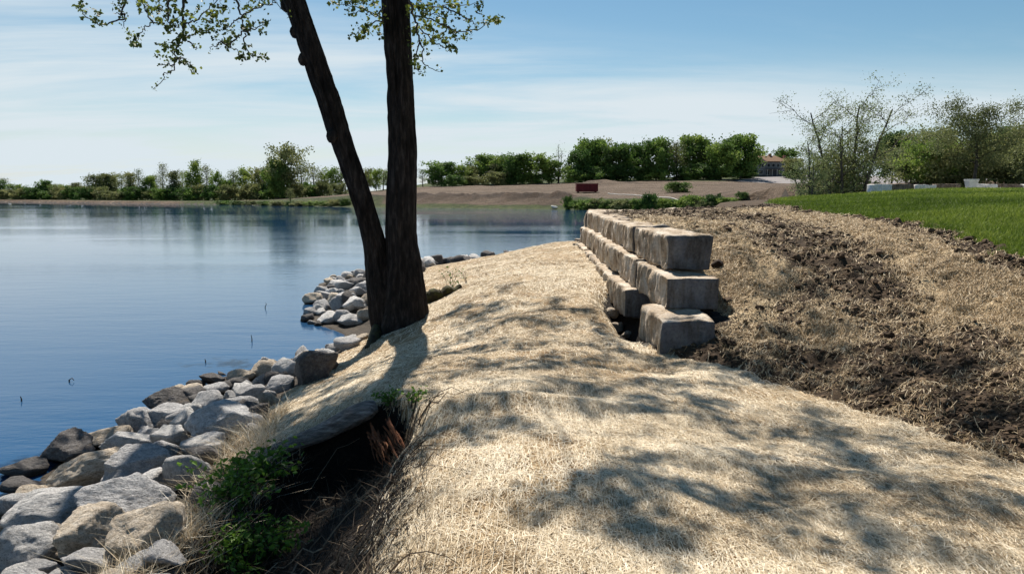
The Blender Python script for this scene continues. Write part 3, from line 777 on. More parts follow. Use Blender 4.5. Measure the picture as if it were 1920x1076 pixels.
# ------------------------------------------------------------------ retaining wall of ledge rock blocks
def block_mesh(L, T, Hh, seed, rough=0.035, nL=None, amp_end=0.01):
    """block with its length along +Y, its outer rough face at -X, base at z 0"""
    st = 0.035
    nx_, ny_, nz_ = max(3, int(T/st)), max(3, int(L/st)), max(3, int(Hh/st))
    Vs, Fs, off = [], [], 0
    for ax in range(3):
        for sg in (0, 1):
            dims = [nx_, ny_, nz_]; a, b = [k for k in range(3) if k != ax]
            A, B = np.meshgrid(np.linspace(0, 1, dims[a]+1), np.linspace(0, 1, dims[b]+1), indexing='ij')
            P = np.zeros(A.shape+(3,)); P[..., a] = A; P[..., b] = B; P[..., ax] = sg
            na, nb = A.shape; id_ = np.arange(na*nb).reshape(na, nb)
            F = np.stack([id_[:-1, :-1], id_[1:, :-1], id_[1:, 1:], id_[:-1, 1:]], -1).reshape(-1, 4)
            if (sg == 0) == (ax in (0, 2)): F = F[:, ::-1]
            if ax == 1: pass
            Vs.append(P.reshape(-1, 3)); Fs.append(F+off); off += na*nb
    V = np.vstack(Vs); F = np.vstack(Fs)
    key = np.round(V*10000).astype(int); u, inv = np.unique(key, axis=0, return_inverse=True); inv = inv.ravel()
    V = u/10000.0; F = inv[F]
    S = np.array([T, L, Hh]); Q = V*S
    # ease the edges
    rr = 0.022; In = np.clip(Q, rr, S-rr); D = Q-In; ln = np.linalg.norm(D, axis=1, keepdims=True)
    k = ln > rr
    Q = np.where(k, In + D*rr/np.maximum(ln, 1e-9), Q)
    Nn = np.where(ln > 1e-9, D/np.maximum(ln, 1e-9), 0)
    g = seed*3.71
    n1 = fbm(Q[:, 0]*4+g, Q[:, 1]*4, Q[:, 2]*3+1.3, seed=seed % 97, oct=4)
    chis = fbm(Q[:, 1]*13+g, Q[:, 0]*3, Q[:, 2]*1.6+.7, seed=seed % 89+5, oct=3)
    isface = sstep(-Nn[:, 0], 0.3, 0.9); istop = sstep(Nn[:, 2], 0.3, 0.9)
    amp = 0.012 + isface*rough*1.5 + istop*0.022
    Q = Q + Nn*(n1*amp)[:, None] + Nn*(isface*(chis*0.055 - 0.045*sstep(np.abs(fbm(Q[:, 1]*3.1+g, Q[:, 2]*.7, Q[:, 0]*.5+.3, seed=seed % 61, oct=2)), .12, 0)))[:, None]
    low = fbm(Q[:, 0]*1.1+g, Q[:, 1]*1.1, Q[:, 2]*1.1+.2, seed=seed % 83, oct=2)*0.055
    Q = Q + Nn*low[:, None]
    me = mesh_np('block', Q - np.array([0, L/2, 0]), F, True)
    fc = V[F].mean(1)                          # the sawn ends carry a second material, shade in its colour
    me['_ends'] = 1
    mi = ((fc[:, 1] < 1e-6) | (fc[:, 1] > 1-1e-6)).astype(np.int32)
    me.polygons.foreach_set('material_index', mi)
    return me
def course_path(off):
    p = np.array([(1.95, 9.0), (1.94, 12), (1.96, 14.4), (2.05, 17), (2.1, 20), (2.12, 22.2), (2.4, 23.9), (3.3, 25.2), (5.5, 27), (8.5, 28.6)], float)
    return p
def along(path, s):
    seg = np.linalg.norm(np.diff(path, axis=0), axis=1); cs = np.concatenate([[0], np.cumsum(seg)])
    x = np.interp(s, cs, path[:, 0]); y = np.interp(s, cs, path[:, 1])
    x2 = np.interp(s+.05, cs, path[:, 0]); y2 = np.interp(s+.05, cs, path[:, 1])
    return np.array([x, y]), math.atan2(y2-y, x2-x)
fine = course_path(0)
tt = np.linspace(0, len(fine)-1, 200)
path = np.column_stack([np.interp(tt, np.arange(len(fine)), fine[:, 0]), np.interp(tt, np.arange(len(fine)), fine[:, 1])])
rw = random.Random(5)
COURSES = [('top', 2.24, .44, .58, 0.0, 0.72, [2.7, 2.4, 2.8, 2.3, 2.3, 2.0, 2.1, 1.9, 2, 2, 2]),
           ('middle', 1.795, .435, .67, -.17, 0.12, [2.3, 2.8, 2.4, 2.9, 2.3, 2.3, 1.9, 2.0, 1.9, 2, 2, 2]),
           ('bottom', 1.355, .44, .60, -.33, -.62, [1.2, .0, 2.1, 1.8, 2.3, 1.9, 2.1, 1.9, 2, 2, 2])]
bi = 0
for cname, ztop, hgt, thk, off, s0, lens in COURSES:
    s = s0; num = 0
    for i, L in enumerate(lens):
        if L == 0.0: s += 1.6; continue
        L = L*(1+rw.uniform(-.05, .05))
        mid, ang = along(path, max(0.0, s+L/2) if s0 >= 0 or i else 0)
        if s < 0: mid = np.array([1.94, 9.0 + s + L/2]); ang = math.pi/2
        if mid[0] > 7.2: break
        bi += 1
        me = block_mesh(L-0.008, thk*(1+rw.uniform(-.06, .06)), hgt-0.008+rw.uniform(-.012, .012), 100+bi*7)
        me.materials.append(M['block']); me.materials.append(M['block_end_shaded'])
        o = link('wall_block', me)
        ang2 = ang - math.pi/2
        nrm = np.array([-math.cos(ang2), -math.sin(ang2)])
        pos = mid + nrm*(-off - .09 + rw.uniform(-.02, .02))
        o.location = (pos[0], pos[1], ztop-hgt)
        o.rotation_euler = (rw.uniform(-.008, .008), rw.uniform(-.015, .015), ang2 + rw.uniform(-.012, .012))
        where = ordinal(num) + " from the wall's near end"
        tag(o, f'tan limestone block in the {cname} course, {where}', 'stone block', 'ledge rock blocks of the retaining wall')
        num += 1; s += L

# ------------------------------------------------------------------ rocks
def rock_mesh(seed, sub=4, cuts=15):
    r = np.random.default_rng(seed); V, F = IC[sub]
    rad = np.full(len(V), 1.25)
    Nn = r.normal(size=(cuts, 3)); Nn /= np.linalg.norm(Nn, axis=1, keepdims=True)
    D = r.uniform(0.55, 0.98, cuts)
    dots = V @ Nn.T
    cand = np.where(dots > 0.08, D[None]/np.maximum(dots, 0.08), 9)
    # soft minimum keeps the arrises worn
    rad = -np.log(np.exp(-40*cand).sum(1) + np.exp(-40*1.2))/40
    P = V*rad[:, None]
    g = seed*1.37
    P = P*(1 + 0.14*fbm(P[:, 0]*1.7+g, P[:, 1]*1.7, P[:, 2]*1.7+.3, seed=seed % 91, oct=4, gain=.55) + 0.11*np.abs(fbm(P[:, 0]*4.2+g, P[:, 1]*4.2, P[:, 2]*4.2+.3, seed=seed % 71, oct=4, gain=.6)))[:, None]
    ext = np.abs(P).max(0)
    mn, mx = P.min(0), P.max(0)
    P = (P-(mn+mx)/2)/((mx-mn)/2)
    return mesh_np('rock', P, F, True)

ROCKS = []      # (object, u, zone, colour word, size word)
def put_rock(u, v, w, h, col, seed, zone, label=None, off=None, sub=4, name='rock', tilt=0.25):
    r = random.Random(seed)
    p = on_ground(u, v, 0.0)
    t = p[1]
    k = math.hypot(p[0], p[1])*1.02/FPX if False else p[1]/(CP+((538-v)/FPX)*SP)/FPX
    sx, szz = w*k/2*1.12, h*k/2*1.12
    sy = 0.5*(sx+szz)*r.uniform(.95, 1.25)
    p = on_ground(u, v, szz*0.75)
    o = link(name, rock_mesh(seed, sub), M['rock_'+col])
    o.scale = (sx, sy, szz)
    o.location = (p[0], p[1]+sy*0.35, p[2]-szz*0.12)
    o.rotation_euler = (r.uniform(-.15, .15), r.uniform(-tilt, tilt), r.uniform(-.35, .35))
    size = 'small' if w*k < .26 else ('mid-sized' if w*k < .45 else 'large')
    ROCKS.append([o, o.location[0]/o.location[1], zone, col, size, label])
    return o

NEAR = [ # zoom coords of the photograph's lower left: cx, cy, w, h, colour, label
 (1328,195,160,125,'dark','dark pyramid-shaped boulder at the far top of the near rock heap'),(1398,190,60,55,'dark',None),(1205,208,110,80,'pale','rounded pale boulder left of the dark pyramid-shaped boulder'),
 (1110,212,115,70,'tan','brownish blocky boulder at the water, two left of the dark pyramid-shaped one'),(1010,238,105,60,'tan',None),(900,252,95,50,'dark',None),(1010,275,100,52,'dark',None),
 (1095,258,64,44,'grey',None),(1185,274,105,64,'grey',None),(825,272,66,40,'dark',None),(700,342,190,100,'dark','broad dark boulder at the waterline in the middle of the near heap'),(785,330,125,90,'dark',None),
 (900,302,105,64,'grey',None),(868,352,112,88,'grey',None),(1075,312,104,74,'grey',None),(985,325,80,48,'grey',None),(1020,362,155,66,'grey',None),
 (945,422,285,145,'grey','big smooth grey boulder beside the straw bank, largest of the upper heap'),(1095,402,80,90,'dark',None),(702,402,155,88,'grey',None),(575,437,168,108,'grey','angular grey boulder jutting into the water, left end of the upper heap'),
 (775,432,125,95,'pale',None),(660,488,90,52,'grey',None),(715,502,135,84,'pale',None),(845,537,155,105,'pale',None),(440,512,185,76,'tan',None),
 (280,548,190,115,'dark','dark rounded boulder standing in the water at the edge of the heap'),(545,522,215,88,'pale',None),(682,552,115,80,'grey',None),(350,645,330,140,'tan','wide tan slab half in the water, below the dark rounded boulder'),
 (575,617,220,135,'grey','grey egg-shaped boulder resting on the wide tan slab'),(692,602,115,75,'grey',None),(780,642,172,155,'pale',None),(890,555,110,66,'pale',None),
 (85,637,170,60,'dark','flat wet rock alone in the water at the left edge, upper one'),(82,714,158,64,'dark','flat wet rock alone in the water at the left edge, lower one'),
 (640,705,205,95,'pale',None),(480,682,165,85,'grey',None),(190,808,315,140,'pale','long pale boulder lying at the waterline, lower left'),(512,788,350,195,'grey','large craggy grey boulder in the middle of the lower heap'),
 (15,800,70,75,'pale',None),(30,872,90,70,'pale',None),(602,912,285,222,'tan','large tan boulder with a slanting top beside the straw bank'),(362,918,245,188,'tan','pale tan blocky boulder left of the slanting tan one'),
 (190,938,120,95,'tan',None),(85,975,225,190,'pale','bulky pale boulder at the left edge near the bottom'),(222,1002,70,58,'tan',None),(490,910,100,80,'grey',None),(232,872,80,56,'grey',None),
 (578,1045,205,95,'grey',None),(682,1010,155,100,'grey',None),(380,1045,215,105,'grey',None),(160,1062,150,80,'grey',None),(45,1066,110,60,'pale',None),(725,1068,70,44,'dark',None),
 (250,1110,190,90,'pale',None),(480,1120,200,90,'tan',None),(640,1130,170,90,'grey',None),(60,1130,190,90,'grey',None)]
for i, (cx, cy, w, h, c, lb) in enumerate(NEAR):
    put_rock(cx/2.261, 600+cy/2.261, w/2.261, h/2.261, c, 1000+i*13, 'near', lb, sub=5 if w > 180 else 4)
# smaller stones between and under them
rr = random.Random(77); cnt = 0
while cnt < 85:
    Y = rr.uniform(4.2, 13.2); X = rr.uniform(-5.6, -2.2)
    sd = float(SDf(np.array(X), np.array(Y)))
    if not (-0.25 < sd) or X > float(EDGE_L(Y))+0.08: continue
    s = rr.uniform(.07, .17)
    o = link('rock', rock_mesh(5000+cnt*7, 3), M['rock_'+rr.choice(['grey', 'grey', 'pale', 'dark', 'tan'])])
    o.scale = (s*rr.uniform(.9, 1.4), s*rr.uniform(.9, 1.3), s*rr.uniform(.65, 1)); o.rotation_euler = (rr.uniform(-.5, .5), rr.uniform(-.5, .5), rr.uniform(0, 6))
    o.location = (X, Y, max(float(gz(X, Y)), -.1)+s*.35)
    ROCKS.append([o, X/Y, 'near', o.data.materials[0].name.split('_')[1], 'small', None]); cnt += 1
# the point beyond the tree
PT = [(585,560,34,22,'tan'),(598,578,28,20,'pale'),(580,585,26,18,'grey'),(575,596,24,16,'dark'),(612,597,34,22,'pale'),(640,592,32,26,'grey'),(655,600,44,24,'pale'),(632,568,30,24,'grey'),(605,555,26,16,'grey'),
      (625,548,26,18,'pale'),(650,560,32,22,'grey'),(670,570,32,22,'pale'),(668,548,30,20,'grey'),(645,536,30,18,'pale'),(666,530,30,18,'dark'),(682,540,30,20,'grey'),(690,560,28,22,'tan'),(684,590,30,24,'tan'),(640,525,16,10,'dark'),
      (620,536,20,12,'grey'),(676,520,22,12,'grey'),(690,526,24,14,'dark'),(600,606,22,10,'dark'),(585,604,16,8,'pale')]
for i, (u, v, w, h, c) in enumerate(PT):
    put_rock(u, v, w, h, c, 2000+i*11, 'point', None, sub=4)
rr = random.Random(99); cnt = 0
while cnt < 60:
    Y = rr.uniform(14.6, 26.5); X = rr.uniform(-6.2, -2.3)
    sd = float(SDf(np.array(X), np.array(Y)))
    if not (0.08 < sd) or X > float(EDGE_L(Y))+0.1: continue
    s = rr.uniform(.10, .24)
    o = link('rock', rock_mesh(6000+cnt*7, 3), M['rock_'+rr.choice(['grey', 'pale', 'pale', 'dark', 'tan'])])
    o.scale = (s*rr.uniform(.9, 1.4), s*rr.uniform(.9, 1.3), s*rr.uniform(.65, 1)); o.rotation_euler = (rr.uniform(-.5, .5), rr.uniform(-.5, .5), rr.uniform(0, 6))
    o.location = (X, Y, max(float(gz(X, Y)), -.1)+s*.4)
    ROCKS.append([o, X/Y, 'point', o.data.materials[0].name.split('_')[1], 'small' if s < .15 else 'mid-sized', None]); cnt += 1
cnt = 0
while cnt < 46:
    Y = rr.uniform(25.5, 33); X = rr.uniform(-4.9, 0.6)
    sd = float(SDf(np.array(X), np.array(Y)))
    if not (-0.2 < sd < 1.5) or X > float(EDGE_L(Y))+0.2: continue
    s = rr.uniform(.13, .3)
    o = link('rock', rock_mesh(7000+cnt*7, 3), M['rock_'+rr.choice(['grey', 'dark', 'dark', 'pale'])])
    o.scale = (s*rr.uniform(.9, 1.4), s*rr.uniform(.9, 1.3), s*rr.uniform(.65, 1.1)); o.rotation_euler = (rr.uniform(-.5, .5), rr.uniform(-.5, .5), rr.uniform(0, 6))
    o.location = (X, Y, max(float(gz(X, Y)), -.1)+s*.4)
    ROCKS.append([o, X/Y, 'row', o.data.materials[0].name.split('_')[1], 'small' if s < .2 else 'mid-sized', None]); cnt += 1
ZW = {'near': 'in the near heap', 'point': 'on the rocky point', 'row': 'in the distant row'}
CW = {'pale': 'pale grey', 'grey': 'mid-grey', 'tan': 'tan', 'dark': 'dark grey'}
groups = {}
for q in ROCKS: groups.setdefault((q[2], q[3], q[4]), []).append(q)
for (zn, c, szw), L in groups.items():
    L.sort(key=lambda q: q[1])
    L2 = [q for q in L if not q[5]]
    for i, q in enumerate(L2):
        q[5] = f'{szw} {CW[c]} rock {ZW[zn]}, {ordinal(i)} such from the left' if len(L2) > 1 else f'the only {szw} {CW[c]} rock {ZW[zn]}'
for o, _, zn, c, szw, lb in ROCKS:
    tag(o, lb, 'rock', {'near': 'riprap rocks of the near heap', 'point': 'riprap rocks on the point', 'row': 'riprap rocks along the distant shore'}[zn])

# ------------------------------------------------------------------ the big two-stemmed tree
TY = 12.6
tree = empty('shade_tree', (at(745, 610, TY)[0], TY, 0.45))
tag(tree, 'large dark two-stemmed tree leaning over the water in front of the lake', 'tree')
TO = np.array(tree.location)
def stem(keys, ytop, extra, n=72, flare=0.0, seed=1):
    """keys: photo pixels (u, v, width) from the base up; extra: world points above the frame (x, y, z, r)"""
    P = []; Rd = []
    for (u, v, w, dy) in keys:
        q = at(u, v, TY+dy); P.append(q); Rd.append(w*.94/2*(TY+dy)/FPX)
    for (x, y_, z, rad) in extra: P.append(np.array([x, y_, z])); Rd.append(rad)
    P = np.array(P); Rd = np.array(Rd)
    L = np.concatenate([[0], np.cumsum(np.linalg.norm(np.diff(P, axis=0), axis=1))])
    s = np.arange(0, L[-1], 0.05)
    # smooth interpolation
    def ci(a):
        m = np.gradient(a, L); k = np.clip(np.searchsorted(L, s, side='right')-1, 0, len(L)-2)
        h = L[k+1]-L[k]; t = (s-L[k])/h
        return (2*t**3-3*t**2+1)*a[k] + (t**3-2*t**2+t)*h*m[k] + (-2*t**3+3*t**2)*a[k+1] + (t**3-t**2)*h*m[k+1]
    C = np.stack([ci(P[:, i]) for i in range(3)], 1); rad = np.interp(s, L, Rd)
    T = np.gradient(C, axis=0); T /= np.linalg.norm(T, axis=1, keepdims=True)
    Nn = np.cross(T, np.array([0, 1.0, 0])); Nn /= np.linalg.norm(Nn, axis=1, keepdims=True); B = np.cross(T, Nn)
    a = np.arange(n)*2*math.pi/n
    ca, sa = np.cos(a), np.sin(a)
    S2, A2 = np.meshgrid(s, a, indexing='ij')
    bark = np.abs(fbm(np.cos(A2)*5.2+seed, np.sin(A2)*5.2, S2*1.0+.5, seed=seed+60, oct=4))
    lump = fbm(np.cos(A2)*1.1, np.sin(A2)*1.1+seed, S2*0.9+.2, seed=seed+30, oct=3)
    lob = flare*np.exp(-S2/0.5)*(0.5+0.6*np.cos(3*A2+seed)+0.3*np.cos(5*A2+1))
    rr_ = rad[:, None]*(1 + 0.12*lump + lob) + 0.075*(0.22-bark)
    V = C[:, None] + rr_[..., None]*(ca[None, :, None]*Nn[:, None] + sa[None, :, None]*B[:, None])
    i, j = np.meshgrid(np.arange(len(s)-1), np.arange(n), indexing='ij'); i = i.ravel(); j = j.ravel(); k = (j+1) % n
    F = np.stack([i*n+j, i*n+k, (i+1)*n+k, (i+1)*n+j], 1)
    return V.reshape(-1, 3), F, C, rad
# right stem (upright) and left stem (leaning), each extended above the picture
RK = [(757,650,112,0.0),(755,612,104,0.0),(757,585,92,0.0),(757,550,84,0.0),(756,500,74,0.0),(752,450,64,0.0),(752,400,61,0.0),(755,300,56,0.0),(752,200,52,0.0),(747,100,51,0.0),(741,0,50,0.0)]
LK = [(742,640,70,0.05),(728,600,70,.05),(718,540,62,.05),(710,490,52,.05),(701,450,42,0.0),(688,400,38,-.05),(671,350,38,-.1),(654,300,38,-.15),(638,255,40,-.2),(620,200,41,-.25),(585,100,40,-.35),(551,0,39,-.45)]
VR, FR, CR, RR_ = stem(RK, 0, [(-2.08,12.5,8.0,.17),(-2.5,12.3,10.2,.11),(-2.9,12.2,12.4,.07),(-3.1,12.2,14.4,.04)], flare=0.36, seed=2)
VL, FL, CL, RL_ = stem(LK, 0, [(-4.25,12.0,8.0,.15),(-4.7,11.8,10.0,.11),(-5.0,11.6,11.8,.07),(-5.1,11.5,13.0,.04)], flare=0.05, seed=5)
g = Geo(); g.add(VR, FR); g.add(VL, FL)
# old branch collars on the left stem
for (u, v, rad) in ((538,8,.10),(553,60,.08),(568,112,.08),(622,256,.09)):
    q = at(u, v, TY-.4); V, F = IC[2]
    g.add(V*rad*np.array([1, 1, 1.3])*(1+.15*fbm(V[:, 0]*3, V[:, 1]*3, V[:, 2]*3+u, seed=3))[:, None] + q, F)
V = np.vstack(g.V) - TO; g.V = [V]
link('trunk', g.mesh('trunk', True), M['bark'], tree)
# mossy root running out to the right
g = Geo()
q = [on_ground(785, 575), on_ground(812, 566), on_ground(838, 553), on_ground(862, 540)]
q = np.array(q); q[:, 2] += np.array([.16, .09, .05, .0]); qq = np.column_stack([np.interp(np.linspace(0, 3, 24), range(4), q[:, i]) for i in range(3)])
qq[:, 2] += 0.03*np.sin(np.arange(24)*.9)
g.tube(qq - TO, np.interp(np.linspace(0, 1, 24), [0, .5, 1], [.17, .13, .05])*(1+.15*np.sin(np.arange(24)*1.7)), 12)
link('root', g.mesh('root', True), M['moss'], tree); g = Geo()
q = np.array([on_ground(712, 622), on_ground(700, 640), on_ground(690, 652)]); q[:, 2] += np.array([.1, .03, -.03])
qq = np.column_stack([np.interp(np.linspace(0, 2, 10), range(3), q[:, i]) for i in range(3)])
g.tube(qq - TO, np.linspace(.13, .06, 10), 10)
link('root', g.mesh('root', True), M['moss'], tree)

# branches: nodes grown from the stems
NODES = [(*c, rad) for c, rad in zip(CR[::6], RR_[::6]) if c[2] > 6.4] + [(*c, rad) for c, rad in zip(CL[::6], RL_[::6]) if c[2] > 6.4]
BG = Geo(); LEAFP = []; LEAFT = []
rb = np.random.default_rng(17)
def limb(A, B, r0, r1, sag=0.0, wob=0.12, n=9):
    A = np.array(A, float); B = np.array(B, float); t = np.linspace(0, 1, n)[:, None]
    L = np.linalg.norm(B-A)
    P = A + (B-A)*t
    w = rb.normal(size=(n, 3))*wob*L*0.25; w = (w + np.roll(w, 1, 0))/2
    P = P + w*np.sin(t*math.pi) + np.array([0, 0, sag])*np.sin(t*math.pi)*L
    BG.tube(P, np.linspace(r0, r1, n), 6 if r0 > .02 else 4)
    return P
def clump(c, nleaf, spread, size, tn=None):
    tn = rb.uniform(.2, .9) if tn is None else tn
    for k in range(nleaf):
        LEAFP.append(np.append(np.array(c) + rb.normal(0, spread, 3)*np.array([1, 1, .8]), size)); LEAFT.append(np.clip(tn + rb.normal(0, .18), 0, 1))

# twigs seen hanging into the top of the picture
Z6 = lambda x, y: (130 + x/4.465, y/4.465)
Z7 = lambda x, y: (520 + x/4.364, y/4.364)
TW_L = [[(455,-160),(460,0),(455,100),(470,160),(462,240)],[(470,160),(350,185),(250,210),(170,160),(125,125),(85,40)],[(860,-180),(835,0),(825,100),(830,190),(850,260)],[(800,200),(700,190),(640,230),(590,280),(560,350)],
        [(990,-180),(960,0),(945,100),(960,200),(940,300),(910,370),(880,450),(880,540),(860,600),(810,620),(770,690),(700,750)],[(955,330),(1010,295),(1100,270),(1200,240),(1260,290)],[(960,210),(1050,180),(1150,90),(1230,20),(1300,-100)],
        [(1350,-160),(1390,0),(1430,100),(1450,200),(1465,265)],[(1465,265),(1400,320),(1350,370),(1340,400),(1420,440),(1455,490)],[(1470,280),(1475,400),(1520,460),(1620,475)],[(1440,150),(1540,80),(1620,50),(1720,30),(1830,130)],
        [(880,540),(820,555),(745,545)],[(880,480),(950,490),(1000,530),(1045,575)],[(700,190),(640,90),(600,0),(570,-120)],[(462,120),(380,118)],[(990,350),(1040,390),(1080,405)],[(1350,370),(1250,360),(1215,385),(1180,410)],
        [(880,400),(800,400),(770,370)],[(1420,150),(1380,200),(1320,230),(1280,200)],[(1465,265),(1560,240),(1640,190)]]
CL_L = [(85,40),(100,90),(120,140),(230,130),(235,105),(245,190),(435,10),(430,100),(400,40),(590,80),(610,30),(650,40),(700,80),(710,100),(735,180),(760,180),(500,270),(505,295),(550,350),(545,375),(570,300),(820,90),(815,130),(850,200),(870,215),(830,250),(840,30),
        (870,50),(905,90),(960,10),(950,130),(985,120),(960,210),(975,235),(930,310),(920,340),(985,320),(800,400),(780,380),(850,395),(870,380),(740,470),(800,500),(850,490),(870,440),(940,470),(965,525),(1010,550),(1035,575),(1180,200),(1170,230),(1240,270),(1215,310),
        (1075,95),(1170,140),(1185,120),(1220,50),(1270,20),(1300,60),(1310,90),(1280,200),(1300,235),(1250,180),(1355,250),(1360,290),(1340,385),(1355,380),(1300,340),(1290,355),(1455,480),(1475,390),(1490,150),(1490,210),(1520,225),(1515,260),(1480,230),(1525,460),(1590,475),(1625,470),
        (1610,230),(1625,255),(1640,190),(1570,40),(1600,10),(1690,20),(1480,60),(1400,10),(1130,180),(1060,260),(1110,265),(775,60),(760,10),(910,180)]
TW_R = [[(1080,-150),(1080,0),(1100,100),(1140,200),(1165,350),(1190,400),(1190,500),(1230,560),(1330,590)],[(1105,130),(1250,150),(1330,200),(1480,270),(1640,240),(1760,170),(1800,140)],[(1140,210),(1250,320),(1400,310),(1520,320)],
        [(1070,10),(1200,60),(1350,60),(1480,40),(1640,40)],[(870,150),(760,100),(650,60),(480,40)],[(870,170),(740,200),(640,290)],[(870,60),(800,130),(720,80),(590,120)],[(1330,200),(1400,230),(1440,260)],[(1250,320),(1300,360),(1380,400),(1440,405)],
        [(1350,60),(1500,120),(1600,190),(1650,230)],[(1120,560),(1185,590)],[(1165,350),(1120,480),(1110,520)],[(1640,40),(1640,100),(1700,135)],[(1200,60),(1260,120),(1350,130)]]
CL_R = [(450,20),(480,45),(560,20),(600,30),(590,125),(640,100),(700,70),(690,60),(810,110),(850,150),(820,230),(805,220),(670,210),(740,190),(745,210),(620,280),(660,300),(685,300),(725,260),(840,290),(800,20),(760,20),(840,80),(630,10),(700,10),
        (1150,60),(1160,20),(1200,40),(1210,80),(1200,110),(1230,120),(1100,110),(1090,60),(1320,60),(1340,100),(1350,130),(1400,90),(1420,60),(1480,110),(1460,40),(1560,160),(1580,190),(1570,10),(1650,20),(1640,60),(1110,230),(1100,250),(1170,220),(1250,220),(1260,250),(1310,280),(1330,300),
        (1380,210),(1425,255),(1440,270),(1190,330),(1200,350),(1280,340),(1290,300),(1370,340),(1520,315),(1545,310),(1590,270),(1390,400),(1440,395),(1640,190),(1700,200),(1740,180),(1765,165),(1800,140),(1790,180),(1230,425),(1120,505),(1140,465),(1145,550),(1185,585),(1330,180),(1460,150),(1260,60),(1290,20),(1390,20),(1500,70),(1115,380),(1180,140),(1240,180)]
def hang(tw, cl, Zf, depth, seed, tone):
    for line in tw:
        uv = [Zf(*p) for p in line]
        dd = depth + rb.uniform(-.35, .35)
        P = np.array([at(u, v, dd) for u, v in uv])
        t = np.linspace(0, len(P)-1, len(P)*4); Q = np.column_stack([np.interp(t, np.arange(len(P)), P[:, i]) for i in range(3)])
        Q[1:-1] += rb.normal(0, .012, (len(Q)-2, 3))
        thick = 0.024 if line[0][1] < 0 else 0.013
        BG.tube(Q, np.linspace(thick, .004, len(Q)), 5)
        if line[0][1] < 0:                      # rises to the nearest stem above the picture
            nd = min(NODES, key=lambda q: np.linalg.norm(np.array(q[:3]) - (P[0]+np.array([0, 0, 1.2]))))
            limb(nd[:3], P[0], .05, .018, sag=.10)
        # small leaves all along the twig
        for q in Q[3:]:
            if rb.random() < .55: clump(q + rb.normal(0, .03, 3), 2, .025, .042)
    for c in cl:
        u, v = Zf(*c); clump(at(u, v, depth + rb.uniform(-.3, .3)), rb.integers(8, 15), .042, rb.uniform(.045, .085), rb.uniform(*tone))
hang(TW_L, CL_L, Z6, 11.6, 1, (.05, .75))
hang(TW_R, CL_R, Z7, 12.0, 2, (.2, 1.0))

# upper crown: sprays of young leaves on limbs, out over the bank
SHADE = [(930,570,.5),(1010,600,.5),(880,640,.4),(1000,690,.6),(1100,680,.6),(1200,668,.6),(1300,685,.7),(1390,705,.7),(1060,730,.6),(1150,742,.6),(1250,742,.7),(1320,765,.6),(900,765,.6),(950,785,.6),(1240,780,.5),
         (1500,800,.45),(1580,830,.45),(1660,835,.45),(1640,880,.45),(1730,900,.45),(1810,930,.45),(1880,950,.45),(1120,940,.6),(1090,970,.4),(1350,1000,.5),(1400,975,.5),(1760,1050,.45),(1240,900,.35),
         (600,735,.7),(540,785,.7),(660,700,.6),(560,745,.6),(700,720,.6),(1500,660,.5),(1550,640,.5),(1700,680,.5),(1800,700,.5),(1600,720,.5),(1850,780,.7),(1440,880,.5),(1420,700,.5),
         (560,860,1.0),(640,880,1.0),(690,860,.6),(560,940,1.0),(620,960,.8),(600,1030,1.0),(670,1040,.6),(500,980,.9),(450,900,.6),(460,1040,.8),(690,810,.6),(620,830,.9),(630,1000,.8),(540,1060,.9),
         (500,720,.5),(420,720,.5),(440,680,.5),(540,690,.4),(1500,930,.5),(1100,640,.5),(950,600,.5),(900,690,.5),(980,650,.5),(1130,615,.4),(1040,560,.4),(930,540,.35),(880,600,.4)]
cents = []
for (u, v, a) in SHADE:
    gpt = on_ground(u, v)
    h = rb.uniform(7.0, 10.5)
    cents.append((gpt + SDIR*(h/SDIR[2]), a))
for k in range(6):                               # the rest of the crown, over the water
    ang = rb.uniform(math.pi*.35, math.pi*1.6); rad = rb.uniform(1.5, 6)
    cents.append((np.array([rb.uniform(-2.5, 2.5), rb.uniform(16.5, 19.5), rb.uniform(9, 12)]), rb.uniform(.5, 1)))
cents.sort(key=lambda c: min(np.linalg.norm(np.array(q[:3])-c[0]) for q in NODES))
GN = list(NODES)
for c, a in cents:
    q = min(GN, key=lambda q: np.linalg.norm(np.array(q[:3])-c) + 0.6*max(0, q[2]-c[2]))
    L = np.linalg.norm(np.array(q[:3])-c)
    r0 = min(q[3]*.65, .02+.014*L)
    P = limb(q[:3], c, r0, .010, sag=.06, n=11)
    for i in range(3, 11, 2): GN.append((*P[i], r0*(1-i/11)+.012))
    ntw = int(9*a)+3
    for k in range(ntw):
        e = c + rb.normal(0, 1, 3)*np.array([.42, .38, .30])*(0.6+.5*a)
        T = limb(P[rb.integers(7, 11)], e, .006, .002, n=5)
        for q2 in T[2:]:
            clump(q2, int(10*a)+3, .075, .09)
BG.V = [np.vstack(BG.V) - TO]
link('branches', BG.mesh('branches'), M['twig'], tree)
LP = np.array(LEAFP)
V, F, T = leaves_geo(LP[:, :3] - TO, LP[:, 3], 5, np.array(LEAFT), aspect=.8)
link('crown', mesh_np('crown', V, F, False, T), M['hero_leaf'], tree)

